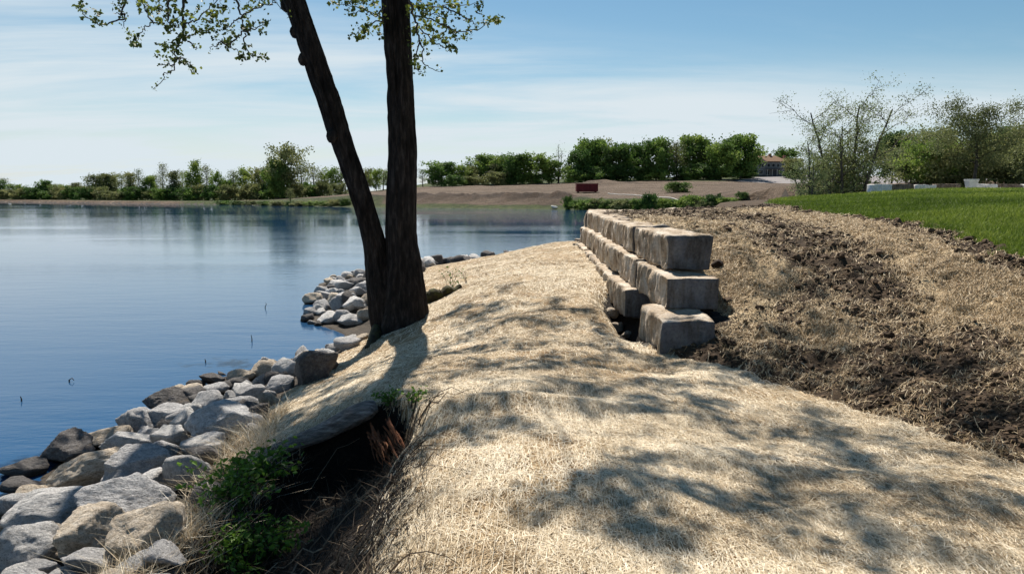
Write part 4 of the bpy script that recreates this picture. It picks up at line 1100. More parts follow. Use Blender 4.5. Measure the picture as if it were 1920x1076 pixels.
# ------------------------------------------------------------------ generated trees
def gen_tree(seed, H, W, cb, kind, nleaf, lsize, stems=1, sp=.10):
    """returns (branch mesh, leaf mesh) of a tree H high with crown half-width W"""
    r = np.random.default_rng(seed); G = Geo(); LPT = []; LT = []
    for st in range(stems):
        lean = np.array([0, 0.0]) if stems == 1 else np.array([math.cos(st*6.283/stems+.3), math.sin(st*6.283/stems+.3)])*W*(.12 if st == 0 else r.uniform(.38, .58))
        Hs = H*(1 if st == 0 else r.uniform(.72, .96))
        n = 12; t = np.linspace(0, 1, n)
        wob = np.cumsum(r.normal(0, .012*H, (n, 2)), 0)*.5
        base = np.array([0, 0.0]) if stems == 1 else lean*.14
        P = np.column_stack([base[0]+lean[0]*t**1.1+wob[:, 0]*t, base[1]+lean[1]*t**1.1+wob[:, 1]*t, t*Hs*.94])
        r0 = H*(.021 if stems == 1 else .012)
        G.tube(P, r0*(1-.9*t)+.006*H*.3, 7)
        nb = (16 if kind != 'bare' else 18) if stems == 1 else 11
        for i in range(nb):
            f = cb + (1-cb)*(i+r.random()*.8)/nb; f = min(f, .97)
            k = f*(n-1); a = int(k); q = P[a]+(P[min(a+1, n-1)]-P[a])*(k-a)
            u = (f-cb)/(1-cb)
            env = {'round': math.sqrt(max(0.05, 1-(1.75*u-.8)**2)), 'columnar': .55*(1-.75*u)+.12, 'vase': .35+.65*math.sin(min(1, u*1.1)*math.pi*.62), 'bare': .25+.75*(1-u)**.8*min(1, .3+u*2.2), 'spread': math.sqrt(max(.03, 1-u*u))}[kind]
            L = W*env*r.uniform(.75, 1.15)*(1 if stems == 1 else .62)
            az = i*2.4 + r.uniform(-.5, .5); up = {'round': .35+.5*u, 'columnar': 1.3, 'vase': .9, 'bare': .75, 'spread': .3+.6*u}[kind]
            d = np.array([math.cos(az), math.sin(az), up]); d /= np.linalg.norm(d)
            B = q + d*L*(1+.25*up)
            m = 6; tt_ = np.linspace(0, 1, m)[:, None]
            Q = q + (B-q)*tt_ + r.normal(0, .05*L, (m, 3))*tt_*(1-tt_)*3
            G.tube(Q, np.linspace(r0*.42*(1-.6*u), r0*.06, m), 4, cap=False)
            cl = r.uniform(0, 1)
            for s_ in range(6):
                q2 = Q[min(m-1, 1+int(r.random()*(m-1)))]; e = q2 + (d*.5+r.normal(0, .62, 3))*L*.42
                Q2 = np.array([q2, (q2+e)/2+r.normal(0, .03*L, 3), e]); G.tube(Q2, np.linspace(r0*.13, r0*.04, 3), 3, cap=False)
                nl = max(1, int(nleaf/(nb*6*stems)))
                w_ = r.random((nl, 1)); pts = q2 + (e-q2)*(.25+.85*w_) + r.normal(0, sp*W+sp*.25*H, (nl, 3))*np.array([1, 1, .8])
                LPT.append(pts); LT.append(np.clip(.55*cl + .25*r.random() + .2*r.random(nl), 0, 1))
    C = np.vstack(LPT); T = np.concatenate(LT)
    C[:, 2] = np.maximum(C[:, 2], .03*H)
    # fit the finished tree to its height and half-width
    k_ = np.hypot(C[:, 0], C[:, 1]) < 2.2*np.percentile(np.hypot(C[:, 0], C[:, 1]), 70); C = C[k_]; T = T[k_]
    zs = H/np.percentile(C[:, 2], 99.6); xs = W/max(np.percentile(np.abs(C[:, 0]), 97), np.percentile(np.abs(C[:, 1]), 97))
    fit = np.array([xs, xs, zs]); C = C*fit; G.V = [v*fit for v in G.V]
    V, F, T = leaves_geo(C, lsize, seed+1, T)
    return G.mesh('trunk'), mesh_np('crown', V, F, False, T)

PROTO = {}
def proto(key):
    if key in PROTO: return PROTO[key]
    kind, var = key
    sd = hash_(kind)*10+var
    P = {'round': (10, 4.1, .14, 'round', 5200, .62, 1), 'light': (10, 3.8, .18, 'round', 2900, .52, 1), 'columnar': (10, 2.5, .12, 'columnar', 2600, .46, 1), 'bare': (10, 2.8, .22, 'bare', 1100, .34, 1),
         'dead': (10, 2.2, .35, 'bare', 260, .30, 2), 'bush': (10, 7.5, .04, 'spread', 3600, 1.05, 1), 'dome': (10, 3.8, .28, 'round', 3600, .42, 1)}[kind]
    b, l = gen_tree(sd, *P)
    PROTO[key] = (b, l); return PROTO[key]
def hash_(s): return sum(ord(c)*(i+3) for i, c in enumerate(s)) % 1000
LEAFMAT = {'round': 'leaf_green', 'light': 'leaf_bright', 'columnar': 'leaf_bright', 'bare': 'leaf_grey', 'dead': 'leaf_grey', 'bush': 'leaf_green', 'dome': 'leaf_green'}
def copy_mesh_with(me, mat):
    key = (me.name, mat)
    if key not in _mm:
        c = me.copy(); c.materials.clear(); c.materials.append(M[mat]); _mm[key] = c
    return _mm[key]
_mm = {}
TREES = []
def put_tree(u, vtop, wpx, vbase, kind, Y, leaf=None, name='tree', label=None, row='far', var=None):
    p = at(u, vbase, Y); z = float(gz(p[0], p[1])); z = max(z, 0.05)
    top = at(u, vtop, Y)[2]
    H = max(top - z, 1.0)
    var = len(TREES) % 3 if var is None else var
    b, l = proto((kind, var))
    o = empty(name, (p[0], p[1], z-.05), random.uniform(0, 6.28))
    Wd = wpx*Y/FPX
    nat = {'round': 8.2, 'light': 7.6, 'columnar': 5.0, 'bare': 5.6, 'dead': 4.4, 'bush': 15, 'dome': 7.6}[kind]
    s = H/10.0; sw = Wd/nat if wpx else s
    o.scale = (sw, sw, s)
    bb = link('trunk', copy_mesh_with(b, 'farbark'), None, o)
    ll = link('crown', copy_mesh_with(l, leaf or LEAFMAT[kind]), None, o)
    TREES.append([o, p[0]/p[1], kind, leaf or LEAFMAT[kind], row, name, label])
    return o

# far shore row, left of the big tree: u, top, width, kind, leaf
ROW_L = [(-12,338,40,'round',None),(8,333,26,'bare',None),(32,345,34,'light',None),(58,351,40,'round','leaf_dark'),(86,338,30,'round',None),(104,344,30,'bare',None),(120,346,40,'light',None),(143,342,24,'columnar','leaf_olive'),(160,349,36,'round','leaf_olive'),
         (184,326,40,'light','leaf_olive'),(207,325,34,'round','leaf_olive'),(228,326,34,'bare',None),(246,323,24,'columnar','leaf_olive'),(262,316,22,'bare',None),(283,330,24,'round',None),(296,326,20,'bare',None),(307,305,24,'bare','leaf_olive'),(329,320,28,'columnar','leaf_olive'),
         (345,318,24,'bare',None),(357,322,22,'columnar',None),(371,300,24,'columnar',None),(389,308,28,'bare','leaf_olive'),(408,320,26,'light',None),(428,336,34,'light',None),(440,318,28,'bare',None),(462,313,40,'light',None),(487,313,36,'light','leaf_olive'),(511,309,34,'round',None),
         (566,302,34,'bare',None),(590,310,38,'bare',None),(604,318,26,'bare',None),(622,314,42,'light',None),(641,312,34,'bare','leaf_olive'),(668,318,30,'light',None),(690,315,28,'light','leaf_olive'),(706,316,26,'light',None),(719,316,24,'bare',None),(733,320,30,'light',None),(760,320,30,'light',None),(793,316,20,'bare',None)]
for u, vt, w, kd, lf in ROW_L:
    Y = float(np.interp(u, [0, 250, 420, 520, 800], [268, 240, 222, 216, 262]))
    put_tree(u, vt, w, 372, kd, Y + random.uniform(-5, 8), lf, 'lakeshore_tree', row='left')
put_tree(538, 271, 74, 362, 'dome', 205, 'leaf_olive', 'lakeshore_tree', 'tall round-crowned tree standing above the far shore row, left of the leaning stem', 'left', 0)
put_tree(522, 300, 40, 362, 'round', 203, None, 'lakeshore_tree', 'dense green tree at the left foot of the tall round-crowned tree', 'left')
# low growth under that row
for k in range(34):
    u = -10 + k*19.4 + random.uniform(-6, 6)
    if u > 650: break
    Y = float(np.interp(u, [0, 250, 420, 520, 700], [258, 232, 214, 208, 225])) + random.uniform(-3, 4)
    put_tree(u, float(np.interp(u, [0, 300, 650], [357, 353, 344])) + random.uniform(-6, 6), random.uniform(28, 44), 374, 'bush', Y, random.choice(['leaf_green', 'leaf_olive', 'leaf_dark', 'leaf_olive']), 'shrub', row='leftbush')
# behind the graded field
ROW_M = [(828,303,56,'round',None),(866,309,36,'light',None),(886,312,30,'round','leaf_olive'),(906,290,56,'round',None),(934,306,40,'light','leaf_olive'),(946,293,46,'round',None),(968,288,50,'round','leaf_dark'),(1006,287,66,'light',None),(1034,300,40,'round',None),
         (1066,308,30,'light',None),(1088,282,44,'round',None),(1106,262,56,'round',None),(1128,260,46,'light','leaf_olive'),(1148,276,40,'round','leaf_dark'),(1168,268,44,'round',None),(1197,271,42,'round','leaf_dark'),(1230,259,54,'round',None),(1252,272,40,'light','leaf_olive'),(1268,264,40,'bare','leaf_olive'),
         (1298,255,66,'round',None),(1325,280,40,'round','leaf_olive'),(1352,268,54,'round',None),(1388,253,70,'round',None),(1416,280,40,'light',None),(1462,286,30,'light',None),(1472,277,54,'light','leaf_green')]
for u, vt, w, kd, lf in ROW_M:
    Y = 252 + random.uniform(-6, 8) + (58 if u > 1440 else 44 if u > 1400 else 0)
    put_tree(u, vt, w*1.05, 342, kd, Y, lf, 'field_tree', row='mid')
put_tree(1486, 297, 34, 334, 'round', 266, 'leaf_olive', 'field_tree', row='mid')
put_tree(1408, 287, 24, 334, 'light', 264, 'leaf_dark', 'field_tree', row='mid')
put_tree(1047, 266, 30, 340, 'dead', 247, None, 'field_tree', 'almost leafless two-stemmed tree standing alone in the gap of the far wood', 'mid', 0)
for u, vt, w, lf in [(850,328,40,'leaf_green'),(880,330,40,'leaf_olive'),(925,322,50,'leaf_olive'),(965,318,46,'leaf_dark'),(1000,326,44,'leaf_green'),(1080,318,44,'leaf_green'),(1115,312,50,'leaf_dark'),(1150,310,50,'leaf_dark'),(1190,312,46,'leaf_dark'),(1235,312,50,'leaf_green'),(1280,314,56,'leaf_dark'),(1318,306,60,'leaf_dark'),(1350,315,50,'leaf_dark'),(1395,318,40,'leaf_dark'),(1492,318,40,'leaf_dark'),(1399,316,30,'leaf_dark'),(1484,322,26,'leaf_dark')]:
    put_tree(u, vt, w, 338, 'bush', 246 + random.uniform(-3, 3)+(20 if u > 1380 else 0), lf, 'shrub', row='midbush')

# bushes along the water in front of the field
for u, vt, w, Y, lf in [(1064,367,18,124,'leaf_dark'),(1078,375,26,123,'leaf_green'),(1100,374,36,122,'leaf_green'),(1118,372,30,121,'leaf_olive'),(1140,374,30,120,'leaf_green'),(1160,374,34,119,'leaf_olive'),(1182,374,28,119,'leaf_green'),(1200,372,30,118,'leaf_green'),(1219,363,26,117,'leaf_dark'),(1245,372,34,116,'leaf_bright'),
                        (1268,374,28,115,'leaf_green'),(1296,366,40,114,'leaf_green'),(1338,364,34,112,'leaf_dark'),(1318,374,30,112,'leaf_olive'),(1362,370,34,111,'leaf_bright'),(1392,367,22,110,'leaf_dark'),(1376,375,30,110,'leaf_green'),
                        (420,377,26,178,'leaf_green'),(446,376,28,174,'leaf_dark'),(470,376,24,170,'leaf_olive'),(497,377,22,166,'leaf_dark'),(548,378,22,161,'leaf_dark'),(562,377,26,160,'leaf_olive'),(628,374,24,154,'leaf_olive'),(648,372,26,153,'leaf_dark'),(585,379,26,158,'leaf_green'),(520,379,26,163,'leaf_olive'),(610,379,24,156,'leaf_green')]:
    put_tree(u, vt, w*1.15, 388, 'bush', Y+2.5, lf, 'shrub', row='waterbush')
put_tree(545, 352, 16, 380, 'bare', 166, 'leaf_olive', 'lakeshore_tree', 'thin brownish sapling on the bank below the tall round-crowned tree', 'left')
# dark brush heap on the field
put_tree(1272, 341, 44, 357, 'bush', 150, 'leaf_dark', 'brush_heap', 'dark heap of cut brush lying on the graded field', 'single')

# right-hand trees beyond the lawn (each with its own branching)
def own_tree(seed, u, vtop, vbase, Y, W, cb, kind, nleaf, ls, leaf, stems, label, name='lawn_tree', Hz=None):
    p = at(u, vbase, Y); z = float(gz(p[0], p[1])); H = at(u, vtop, Y)[2]-z
    b, l = gen_tree(seed, H, W, cb, kind, nleaf, ls, stems, .045 if leaf == 'leaf_grey' else .08)
    o = empty(name, (p[0], p[1], z-.03))
    link('trunk', b, M['farbark'], o); link('crown', l, M[leaf], o)
    tag(o, label, 'tree'); return o
own_tree(317, 1592, 164, 360, 56, 3.6, .30, 'vase', 17000, .115, 'leaf_grey', 5, 'tall multi-stemmed tree with thin grey-green foliage at the lawn edge')
own_tree(302, 1584, 268, 360, 57.5, 2.6, .22, 'round', 9000, .20, 'leaf_olive', 4, 'dense rounded young tree under the tall multi-stemmed tree')
own_tree(303, 1522, 252, 360, 53, 1.25, .35, 'vase', 6000, .095, 'leaf_grey', 3, 'small sparse sapling clump left of the tall multi-stemmed tree')
own_tree(304, 1540, 290, 360, 54.5, 1.1, .35, 'round', 2800, .15, 'leaf_olive', 2, 'low leafy sapling between the sparse sapling and the tall multi-stemmed tree')
own_tree(305, 1672, 249, 338, 130, 3.5, .22, 'round', 7000, .42, 'leaf_dark', 1, 'dark dense round-crowned tree behind the pale block row')
own_tree(306, 1826, 176, 345, 74, 4.2, .34, 'round', 18000, .16, 'leaf_olive', 1, 'tall open-crowned tree behind the stone planter')
for i, (u, vt, Y, W, lf, nl, lb) in enumerate([(1705,258,120,4.5,'leaf_grey',2200,'hazy grey-green tree just right of the dark round-crowned tree'),(1752,240,88,3.6,'leaf_olive',4200,'bushy olive tree left of the tall open-crowned tree'),
      (1768,262,80,3.8,'leaf_bright',4400,'bright olive bushy tree in front of the left side of the tall open-crowned tree'),(1800,272,78,3.2,'leaf_olive',3800,'low bushy willow left of the trunk behind the stone planter'),(1872,262,80,3.8,'leaf_olive',4400,'bushy willow right of the trunk behind the stone planter'),
      (1890,236,92,4.2,'leaf_green',3600,'green tree behind the bushy willow at the right edge'),(1922,228,84,4.0,'leaf_olive',3600,'tree cut off by the right edge of the picture'),(1725,278,84,3.0,'leaf_olive',3600,'leftmost low willow behind the pale block row')]):
    own_tree(320+i, u, vt, 345, Y, W, .08, 'round', int(nl*1.6), .3, lf, 2, lb)

# labels for the rows
TWORD = {'round': 'full leafy', 'light': 'light airy', 'columnar': 'narrow upright', 'bare': 'thin nearly bare', 'dead': 'bare', 'bush': 'low', 'dome': 'domed'}
LW = {'leaf_green': 'green', 'leaf_bright': 'yellow-green', 'leaf_olive': 'olive', 'leaf_grey': 'grey', 'leaf_dark': 'dark green'}
RWD = {'left': ('tree', 'in the far shore row', 'trees along the far shore'), 'leftbush': ('shrub', 'under the far shore trees', 'shrubs under the far shore trees'), 'mid': ('tree', 'behind the graded field', 'trees behind the graded field'),
       'midbush': ('shrub', 'along the far wood edge', 'shrubs at the foot of the far wood'), 'waterbush': ('bush', 'by the far waterline', 'bushes along the far waterline'), 'single': ('brush', '', None)}
gg = {}
for q in TREES: gg.setdefault((q[4], q[2], q[3]), []).append(q)
for (row, kd, lf), L in gg.items():
    L.sort(key=lambda q: q[1]); L2 = [q for q in L if not q[6]]
    for i, q in enumerate(L2):
        w, wh, gp = RWD[row]
        q[6] = f'{TWORD[kd]} {LW[lf]} {w} {wh}' + (f', {ordinal(i)} such from the left' if len(L2) > 1 else ', the only such one')
for o, _, kd, lf, row, nm, lb in TREES:
    tag(o, lb, RWD[row][0], RWD[row][2])

# ------------------------------------------------------------------ old log, splinters, weeds in the hollow
def jag_tube(P, rad, n, seed, amp, fl=1.0):
    P = np.asarray(P, float); m = len(P)
    T = np.gradient(P, axis=0); T /= np.linalg.norm(T, axis=1, keepdims=True)
    Nn = np.cross(T, np.array([0, 0, 1.0])); Nn /= np.linalg.norm(Nn, axis=1, keepdims=True); B = np.cross(Nn, T)
    a = np.arange(n)*2*math.pi/n; S, A = np.meshgrid(np.linspace(0, 1, m)*len(P)*.05, a, indexing='ij')
    rg = np.broadcast_to(np.asarray(rad, float), (m,))[:, None]*(1+amp*fbm(np.cos(A)*2.5+seed, np.sin(A)*2.5, S*.8+.3, seed=seed, oct=4))
    V = P[:, None] + rg[..., None]*(np.cos(A)[..., None]*Nn[:, None] + fl*np.sin(A)[..., None]*B[:, None])
    i, j = np.meshgrid(np.arange(m-1), np.arange(n), indexing='ij'); i = i.ravel(); j = j.ravel(); k = (j+1) % n
    F = np.stack([i*n+j, i*n+k, (i+1)*n+k, (i+1)*n+j], 1)
    V = V.reshape(-1, 3); V = np.vstack([V, P[0], P[-1]])
    c0 = np.stack([np.arange(n), (np.arange(n)+1) % n, np.full(n, m*n), np.full(n, m*n)], 1)[:, ::-1]; c1 = np.stack([(m-1)*n+np.arange(n), (m-1)*n+(np.arange(n)+1) % n, np.full(n, m*n+1), np.full(n, m*n+1)], 1)
    return V, np.vstack([F, ]), c0, c1
M['log'] = noise_mat('weathered_log', [(0.3, (0.06, 0.054, 0.05)), (0.52, (0.22, 0.205, 0.195)), (0.72, (0.46, 0.44, 0.42))], 7, bstr=1.0, bdist=0.03, stretch=(1, 6, 6))
M['split'] = noise_mat('split_red_wood', [(0.3, (0.06, 0.020, 0.009)), (0.55, (0.17, 0.062, 0.026)), (0.75, (0.30, 0.15, 0.07))], 9, bstr=0.8, bdist=0.02, stretch=(1, 1, 0.2))
M['splitpale'] = noise_mat('split_pale_wood', [(0.3, (0.30, 0.19, 0.09)), (0.7, (0.55, 0.42, 0.26))], 9, bstr=0.6)
lp = np.array([at(462, 876, 6.02), at(520, 850, 6.05), at(600, 818, 6.12), at(660, 788, 6.2), at(706, 768, 6.27)])
log = empty('fallen_log', lp[2])
tag(log, 'dark weathered log jutting from the straw bank with a splintered red end', 'log')
lo = np.array(log.location)
tq = np.linspace(0, 4, 40); Q = np.column_stack([np.interp(tq, range(5), lp[:, i]) for i in range(3)])
Q[:, 2] += .035 + .006*np.sin(np.linspace(0, 9, 40))
V, F, c0, c1 = jag_tube(Q-lo, np.interp(tq, [0, 1, 2, 3, 3.7, 4], [.04, .08, .115, .13, .115, .07]), 30, 4, .22, .62)
G = Geo(); G.add(V, F); G.add(V, c0); G.add(V, c1)
link('bark', G.mesh('bark', True), M['log'], log)
rs = random.Random(3)
tip0 = at(705, 790, 6.15)
for k in range(30):
    u0, v0 = rs.uniform(684, 742), rs.uniform(782, 838); L = rs.uniform(25, 100)
    a = at(u0, v0, 6.1+rs.uniform(-.06, .08)); b = at(u0+rs.uniform(10, 50)*L/80, v0+L*rs.uniform(.6, 1.0), 5.7+rs.uniform(-.15, .12))
    if k >= 27: a = at(740+7*(k-27), 845, 5.9); b = at(762+9*(k-27), 905+rs.uniform(-6, 8), 5.62)
    G = Geo(); t = np.linspace(0, 1, 6)[:, None]; P = a + (b-a)*t; P[1:-1] += np.array([[rs.uniform(-.012, .012) for _ in range(3)] for _ in range(4)])
    G.tube(P-lo, np.array([.010, .014, .012, .010, .006, .001])*rs.uniform(.5, 1.4), 5)
    sp = link('splinter', G.mesh('splinter'), M['splitpale'] if k >= 27 else M['split'], log)
    if k >= 27: sp['label'] = 'pale broken splinter tip'
# twigs and dead stems lying in the hollow
G = Geo(); rt = random.Random(8)
for k in range(150):
    x0, y0 = rt.uniform(-2.05, -.55), rt.uniform(3.0, 6.0); an = rt.uniform(0, 6.28); L = rt.uniform(.12, .6)
    P = []
    for i in range(7):
        f = i/6; xx = x0+math.cos(an+f*rt.uniform(-.3, .7))*L*f; yy = y0+math.sin(an)*L*f
        P.append((xx, yy, float(gz(xx, yy))+.01+.12*math.sin(f*3.1)*rt.random()))
    G.tube(P, np.linspace(.006, .002, 7)*rt.uniform(.4, 1.2), 4, t=rt.random())
M['deadtwig'] = tint_mat('dead_twigs', [(0, (0.03, 0.02, 0.014)), (0.6, (0.11, 0.08, 0.055)), (1, (0.32, 0.25, 0.17))], .85)
tag(link('dead_twigs', G.mesh('dead_twigs'), M['deadtwig']), 'tangle of dead twigs and stems lying in the dark hollow', 'twigs', kind='stuff')
# dry grass hanging over the rim of the hollow and on the left lip
r = np.random.default_rng(44); n = 9000
x = r.uniform(-2.75, -1.75, n); y = r.uniform(3.2, 7.4, n); k = (np.abs(x-EDGE_L(y)-.14) < .26) | ((np.abs(poly_sd(PIT, x, y)) < .12) & (y > 4.5))
x, y = x[k], y[k]
tag(blades(x, y, r.uniform(.06, .2, len(x)), r.uniform(.003, .006, len(x)), 45, np.clip(r.normal(.55, .25, len(x)), 0, 1), 'dry_grass', M['straw'], .9), 'dry pale grass hanging over the lip between the rocks and the hollow', 'grass', kind='stuff')

r = np.random.default_rng(46); n = 5200
x = r.uniform(-2.0, -.35, n); y = r.uniform(2.6, 6.1, n); k = poly_sd(PIT, x, y) < -.02
x, y = x[k], y[k]
tag(blades(x, y, r.uniform(.03, .11, len(x)), r.uniform(.003, .006, len(x)), 47, np.clip(r.normal(.35, .25, len(x)), 0, 1), 'dead_grass', M['deadtwig'], .9), 'brown dead grass matted in the hollow under the log', 'grass', kind='stuff')
def weed(u, v, Y, h, spread, nst, nleaf, ls, seed, label, mat='weed', name='weed', gz_off=0.0):
    r = np.random.default_rng(seed); p = on_ground(u, v) if Y is None else at(u, v, Y)
    z = float(gz(p[0], p[1])); o = empty(name, (p[0], p[1], z))
    G = Geo(); C = []; T = []
    for s in range(nst):
        b = r.normal(0, spread*.35, 2); e = b + r.normal(0, spread, 2); hh = h*r.uniform(.55, 1.05)
        t = np.linspace(0, 1, 7)
        P = np.column_stack([b[0]+(e[0]-b[0])*t**1.4, b[1]+(e[1]-b[1])*t**1.4, hh*np.sin(t*1.45)])
        G.tube(P, np.linspace(.005, .002, 7), 4)
        for k in range(nleaf):
            f = r.uniform(.3, 1); q = np.array([np.interp(f, t, P[:, i]) for i in range(3)]) + r.normal(0, ls*.65, 3)
            C.append(q); T.append(np.clip(.35*r.random()+.6*f, 0, 1))
    link('stems', G.mesh('stems'), M['twig'], o)
    V, F, T = leaves_geo(np.array(C), ls, seed, np.array(T), flat=.35, aspect=.55)
    link('leaves', mesh_np('leaves', V, F, False, T), M[mat], o)
    tag(o, label, 'plant'); return o
weed(478, 925, 5.55, .32, .15, 24, 20, .06, 1, 'bright green leafy weed at the left end of the weathered log')
weed(440, 975, 5.1, .28, .16, 26, 18, .05, 2, 'dark green weed spilling down the lip below the bright green weed')
weed(450, 1050, 4.6, .28, .17, 26, 18, .05, 3, 'lowest green weed at the bottom edge left of the hollow')
weed(415, 905, 5.7, .13, .07, 7, 10, .04, 4, 'little weed on the dry straw left of the bright green weed')
weed(735, 778, 6.35, .16, .08, 9, 14, .04, 5, 'small green weed behind the right end of the weathered log')
weed(775, 792, 6.2, .14, .07, 7, 12, .04, 6, 'small green weed at the right rim of the hollow')
weed(520, 985, 5.0, .22, .12, 10, 12, .04, 7, 'sprawling weed inside the dark hollow')
weed(500, 1030, 4.75, .26, .14, 18, 16, .045, 10, 'dark leafy weed at the bottom edge right of the lowest green weed')
weed(848, 530, 15.5, .42, .14, 7, 5, .06, 8, 'sparse sprig on the straw right of the trunk', name='sprig')
weed(875, 525, 15.8, .30, .10, 4, 4, .05, 9, 'tiny bare sprig right of the sparse sprig', name='sprig')

# sticks out in the lake
for i, (u, v, pts, lb) in enumerate([(130,716,[(0,0,-.1),(.0,.0,.05),(.06,.02,.09),(.10,.03,.03)],'crooked dark stick poking out of the water, middle of the three at left'),(40,752,[(0,0,-.1),(0,.01,.04),(-.01,.0,.11)],'short upright stick in the water near the left edge'),
        (497,578,[(0,0,-.1),(.01,0,.08),(.06,.0,.15),(.03,0,.22)],'thin bent reed in the open water left of the rocky point'),(472,640,[(0,0,-.1),(.01,0,.08),(-.01,0,.2)],'thin upright stick in the water above the dark pyramid boulder'),(385,680,[(0,0,-.1),(.01,0,.05),(-.01,0,.1)],'tiny stick above the water behind the rock heap')]):
    p = on_ground(u, v); G = Geo(); G.tube(np.array(pts)*.62, np.linspace(.012, .005, len(pts)), 6)
    o = link('stick', G.mesh('stick', True), M['twig'], None, (p[0], p[1], 0)); tag(o, lb, 'stick')
G = Geo()
a, b = on_ground(628, 664), on_ground(668, 660)
G.tube(np.linspace([a[0], a[1], .03], [b[0], b[1], .10], 7), np.linspace(.02, .045, 7), 7)
tag(link('driftwood', G.mesh('driftwood', True), M['bark']), 'dark driftwood branch at the waterline below the tree', 'driftwood')

# dark clod by the wall
o = link('soil_clod', rock_mesh(8123, 4, 20), plain('dark_clod', (.035, .022, .016), .95, scale=12)); p = on_ground(1345, 503)
o.scale = (.09, .09, .075); o.location = (p[0], p[1], p[2]+.05); tag(o, 'round dark soil clod beside the end of the top wall block', 'clod')
for i, (u, v, s, lb) in enumerate([(1158,620,.13,'broken stone in the dark gap left of the bottom block'),(1146,590,.12,'upper broken stone in the dark gap along the wall foot'),(1176,632,.09,'small stone lying against the bottom block')]):
    o = link('stone', rock_mesh(8200+i, 4), M['rock_tan']); p = on_ground(u, v); o.scale = (s, s*1.2, s*.8); o.location = (p[0], p[1], p[2]+s*.3); tag(o, lb, 'stone')

# ------------------------------------------------------------------ far structures
# red roll-off container
p = at(1100, 357, 160); z = float(gz(p[0], p[1])); W, D, Hh = 40*160/FPX, 2.3, 1.75
c = empty('waste_container', (p[0], p[1], z)); tag(c, 'dark red roll-off waste container standing on the graded field', 'container')
red = plain('container_red', (.15, .018, .022), .6, scale=1.5); dkr = plain('container_inside', (.05, .02, .02), .8)
G = Geo(); t_ = .08
G.box((0, 0, .22), (W-.5, D, .1)); G.box((0, -D/2, .27+Hh/2-.1), (W, t_, Hh-.2)); G.box((0, D/2, .27+Hh/2-.1), (W, t_, Hh-.2)); G.box((-W/2+.04, 0, .27+Hh/2-.1), (t_, D-.1, Hh-.2)); G.box((W/2-.04, 0, .27+Hh/2-.1), (t_, D-.1, Hh-.2))
link('body', G.mesh('body'), red, c)
G = Geo(); G.box((0, -D/2-.04, Hh+.1), (W+.1, .16, .12)); G.box((0, D/2+.04, Hh+.1), (W+.1, .16, .12)); link('rim', G.mesh('rim'), red, c)
for k in range(8):
    G = Geo(); G.box((-W/2+.3+k*(W-.6)/7, -D/2-.1, .9), (.12, .12, 1.35)); link('rib', G.mesh('rib'), red, c)
for k in (-1, 1):
    G = Geo(); a = np.linspace(0, 2*math.pi, 17)[:-1]; G.tube([(k*W*.4, -.8, .14), (k*W*.4, .8, .14)], [.14, .14], 12); link('roller', G.mesh('roller', True), dkr, c)
# house on the rise
HY = 278
p = at(1443, 331, HY); z = float(gz(p[0], p[1])); hs = empty('house', (p[0], p[1], z)); hs.scale = (.88, .88, .88); tag(hs, 'two-storey house with orange tiled hip roof among the far trees', 'house')
wallm = plain('house_wall', (.19, .19, .20), .8, scale=1.0); roofm = noise_mat('roof_tiles', [(0.3, (.13, .075, .045)), (0.7, (.26, .155, .09))], 1.2, stretch=(1, 1, 4)); win = plain('window_glass', (.03, .035, .045), .1); trimm = plain('house_trim', (.5, .48, .46), .6); brick = plain('chimney_brick', (.28, .13, .10), .9, scale=3)
G = Geo(); G.box((0, 4, 2.9), (13.5, 8, 5.8)); G.box((-4.2, -.6, 2.7), (4.6, 1.6, 5.4)); link('wall', G.mesh('wall'), wallm, hs)
def hip(w, d, cx, cy, z0, h, ov=.7, ridge=.45):
    x0, x1, y0, y1 = cx-w/2-ov, cx+w/2+ov, cy-d/2-ov, cy+d/2+ov; r_ = (x1-x0)*ridge/2
    V = [(x0,y0,z0),(x1,y0,z0),(x1,y1,z0),(x0,y1,z0),(cx-r_,cy,z0+h),(cx+r_,cy,z0+h),(x0,y0,z0-.25),(x1,y0,z0-.25),(x1,y1,z0-.25),(x0,y1,z0-.25)]
    G = Geo(); G.add(V, [[0,1,5,4],[2,3,4,5],[1,2,5,5],[3,0,4,4],[6,7,1,0],[7,8,2,1],[8,9,3,2],[9,6,0,3],[9,8,7,6]]); return G
rf = link('roof', hip(13.5, 8, 0, 4, 6.05, 2.5).mesh('roof'), roofm, hs)
gbl = hip(4.6, 2.4, -4.2, -.2, 5.7, 1.9, .4, .1).mesh('gable_roof'); link('gable_roof', gbl, plain('gable_tiles', (.36, .20, .17), .85, scale=1.5), rf)
G = Geo(); G.box((1.2, 4.2, 8.4), (1.1, .9, 2.0)); link('chimney', G.mesh('chimney'), brick, rf)
G = Geo(); G.box((6.5, 2, 4.4), (.9, 1.2, 8.4)); link('chimney', G.mesh('chimney'), brick, hs)
for k, (x, zc, w, h_, y) in enumerate([(-4.8,4.2,1.0,1.3,-1.42),(-3.5,4.2,1.0,1.3,-1.42),(-4.2,1.6,1.6,1.5,-1.42),(-.6,4.4,1.1,1.3,-.02),(1.4,4.4,1.1,1.3,-.02),(3.4,4.4,1.1,1.3,-.02),(5.4,4.4,1.0,1.3,-.02),(-.8,1.5,1.3,1.8,-.02),(4.9,1.6,1.6,1.4,-.02)]):
    G = Geo(); G.box((x, y, zc), (w+.3, .08, h_+.3)); f_ = link('window', G.mesh('window'), trimm, hs); G = Geo(); G.box((x, y-.05, zc), (w, .06, h_)); link('pane', G.mesh('pane'), win, f_)
G = Geo(); G.box((2.2, -.03, 1.2), (2.6, .1, 2.4)); link('door', G.mesh('door'), plain('garage_door', (.08, .09, .11), .6), hs)
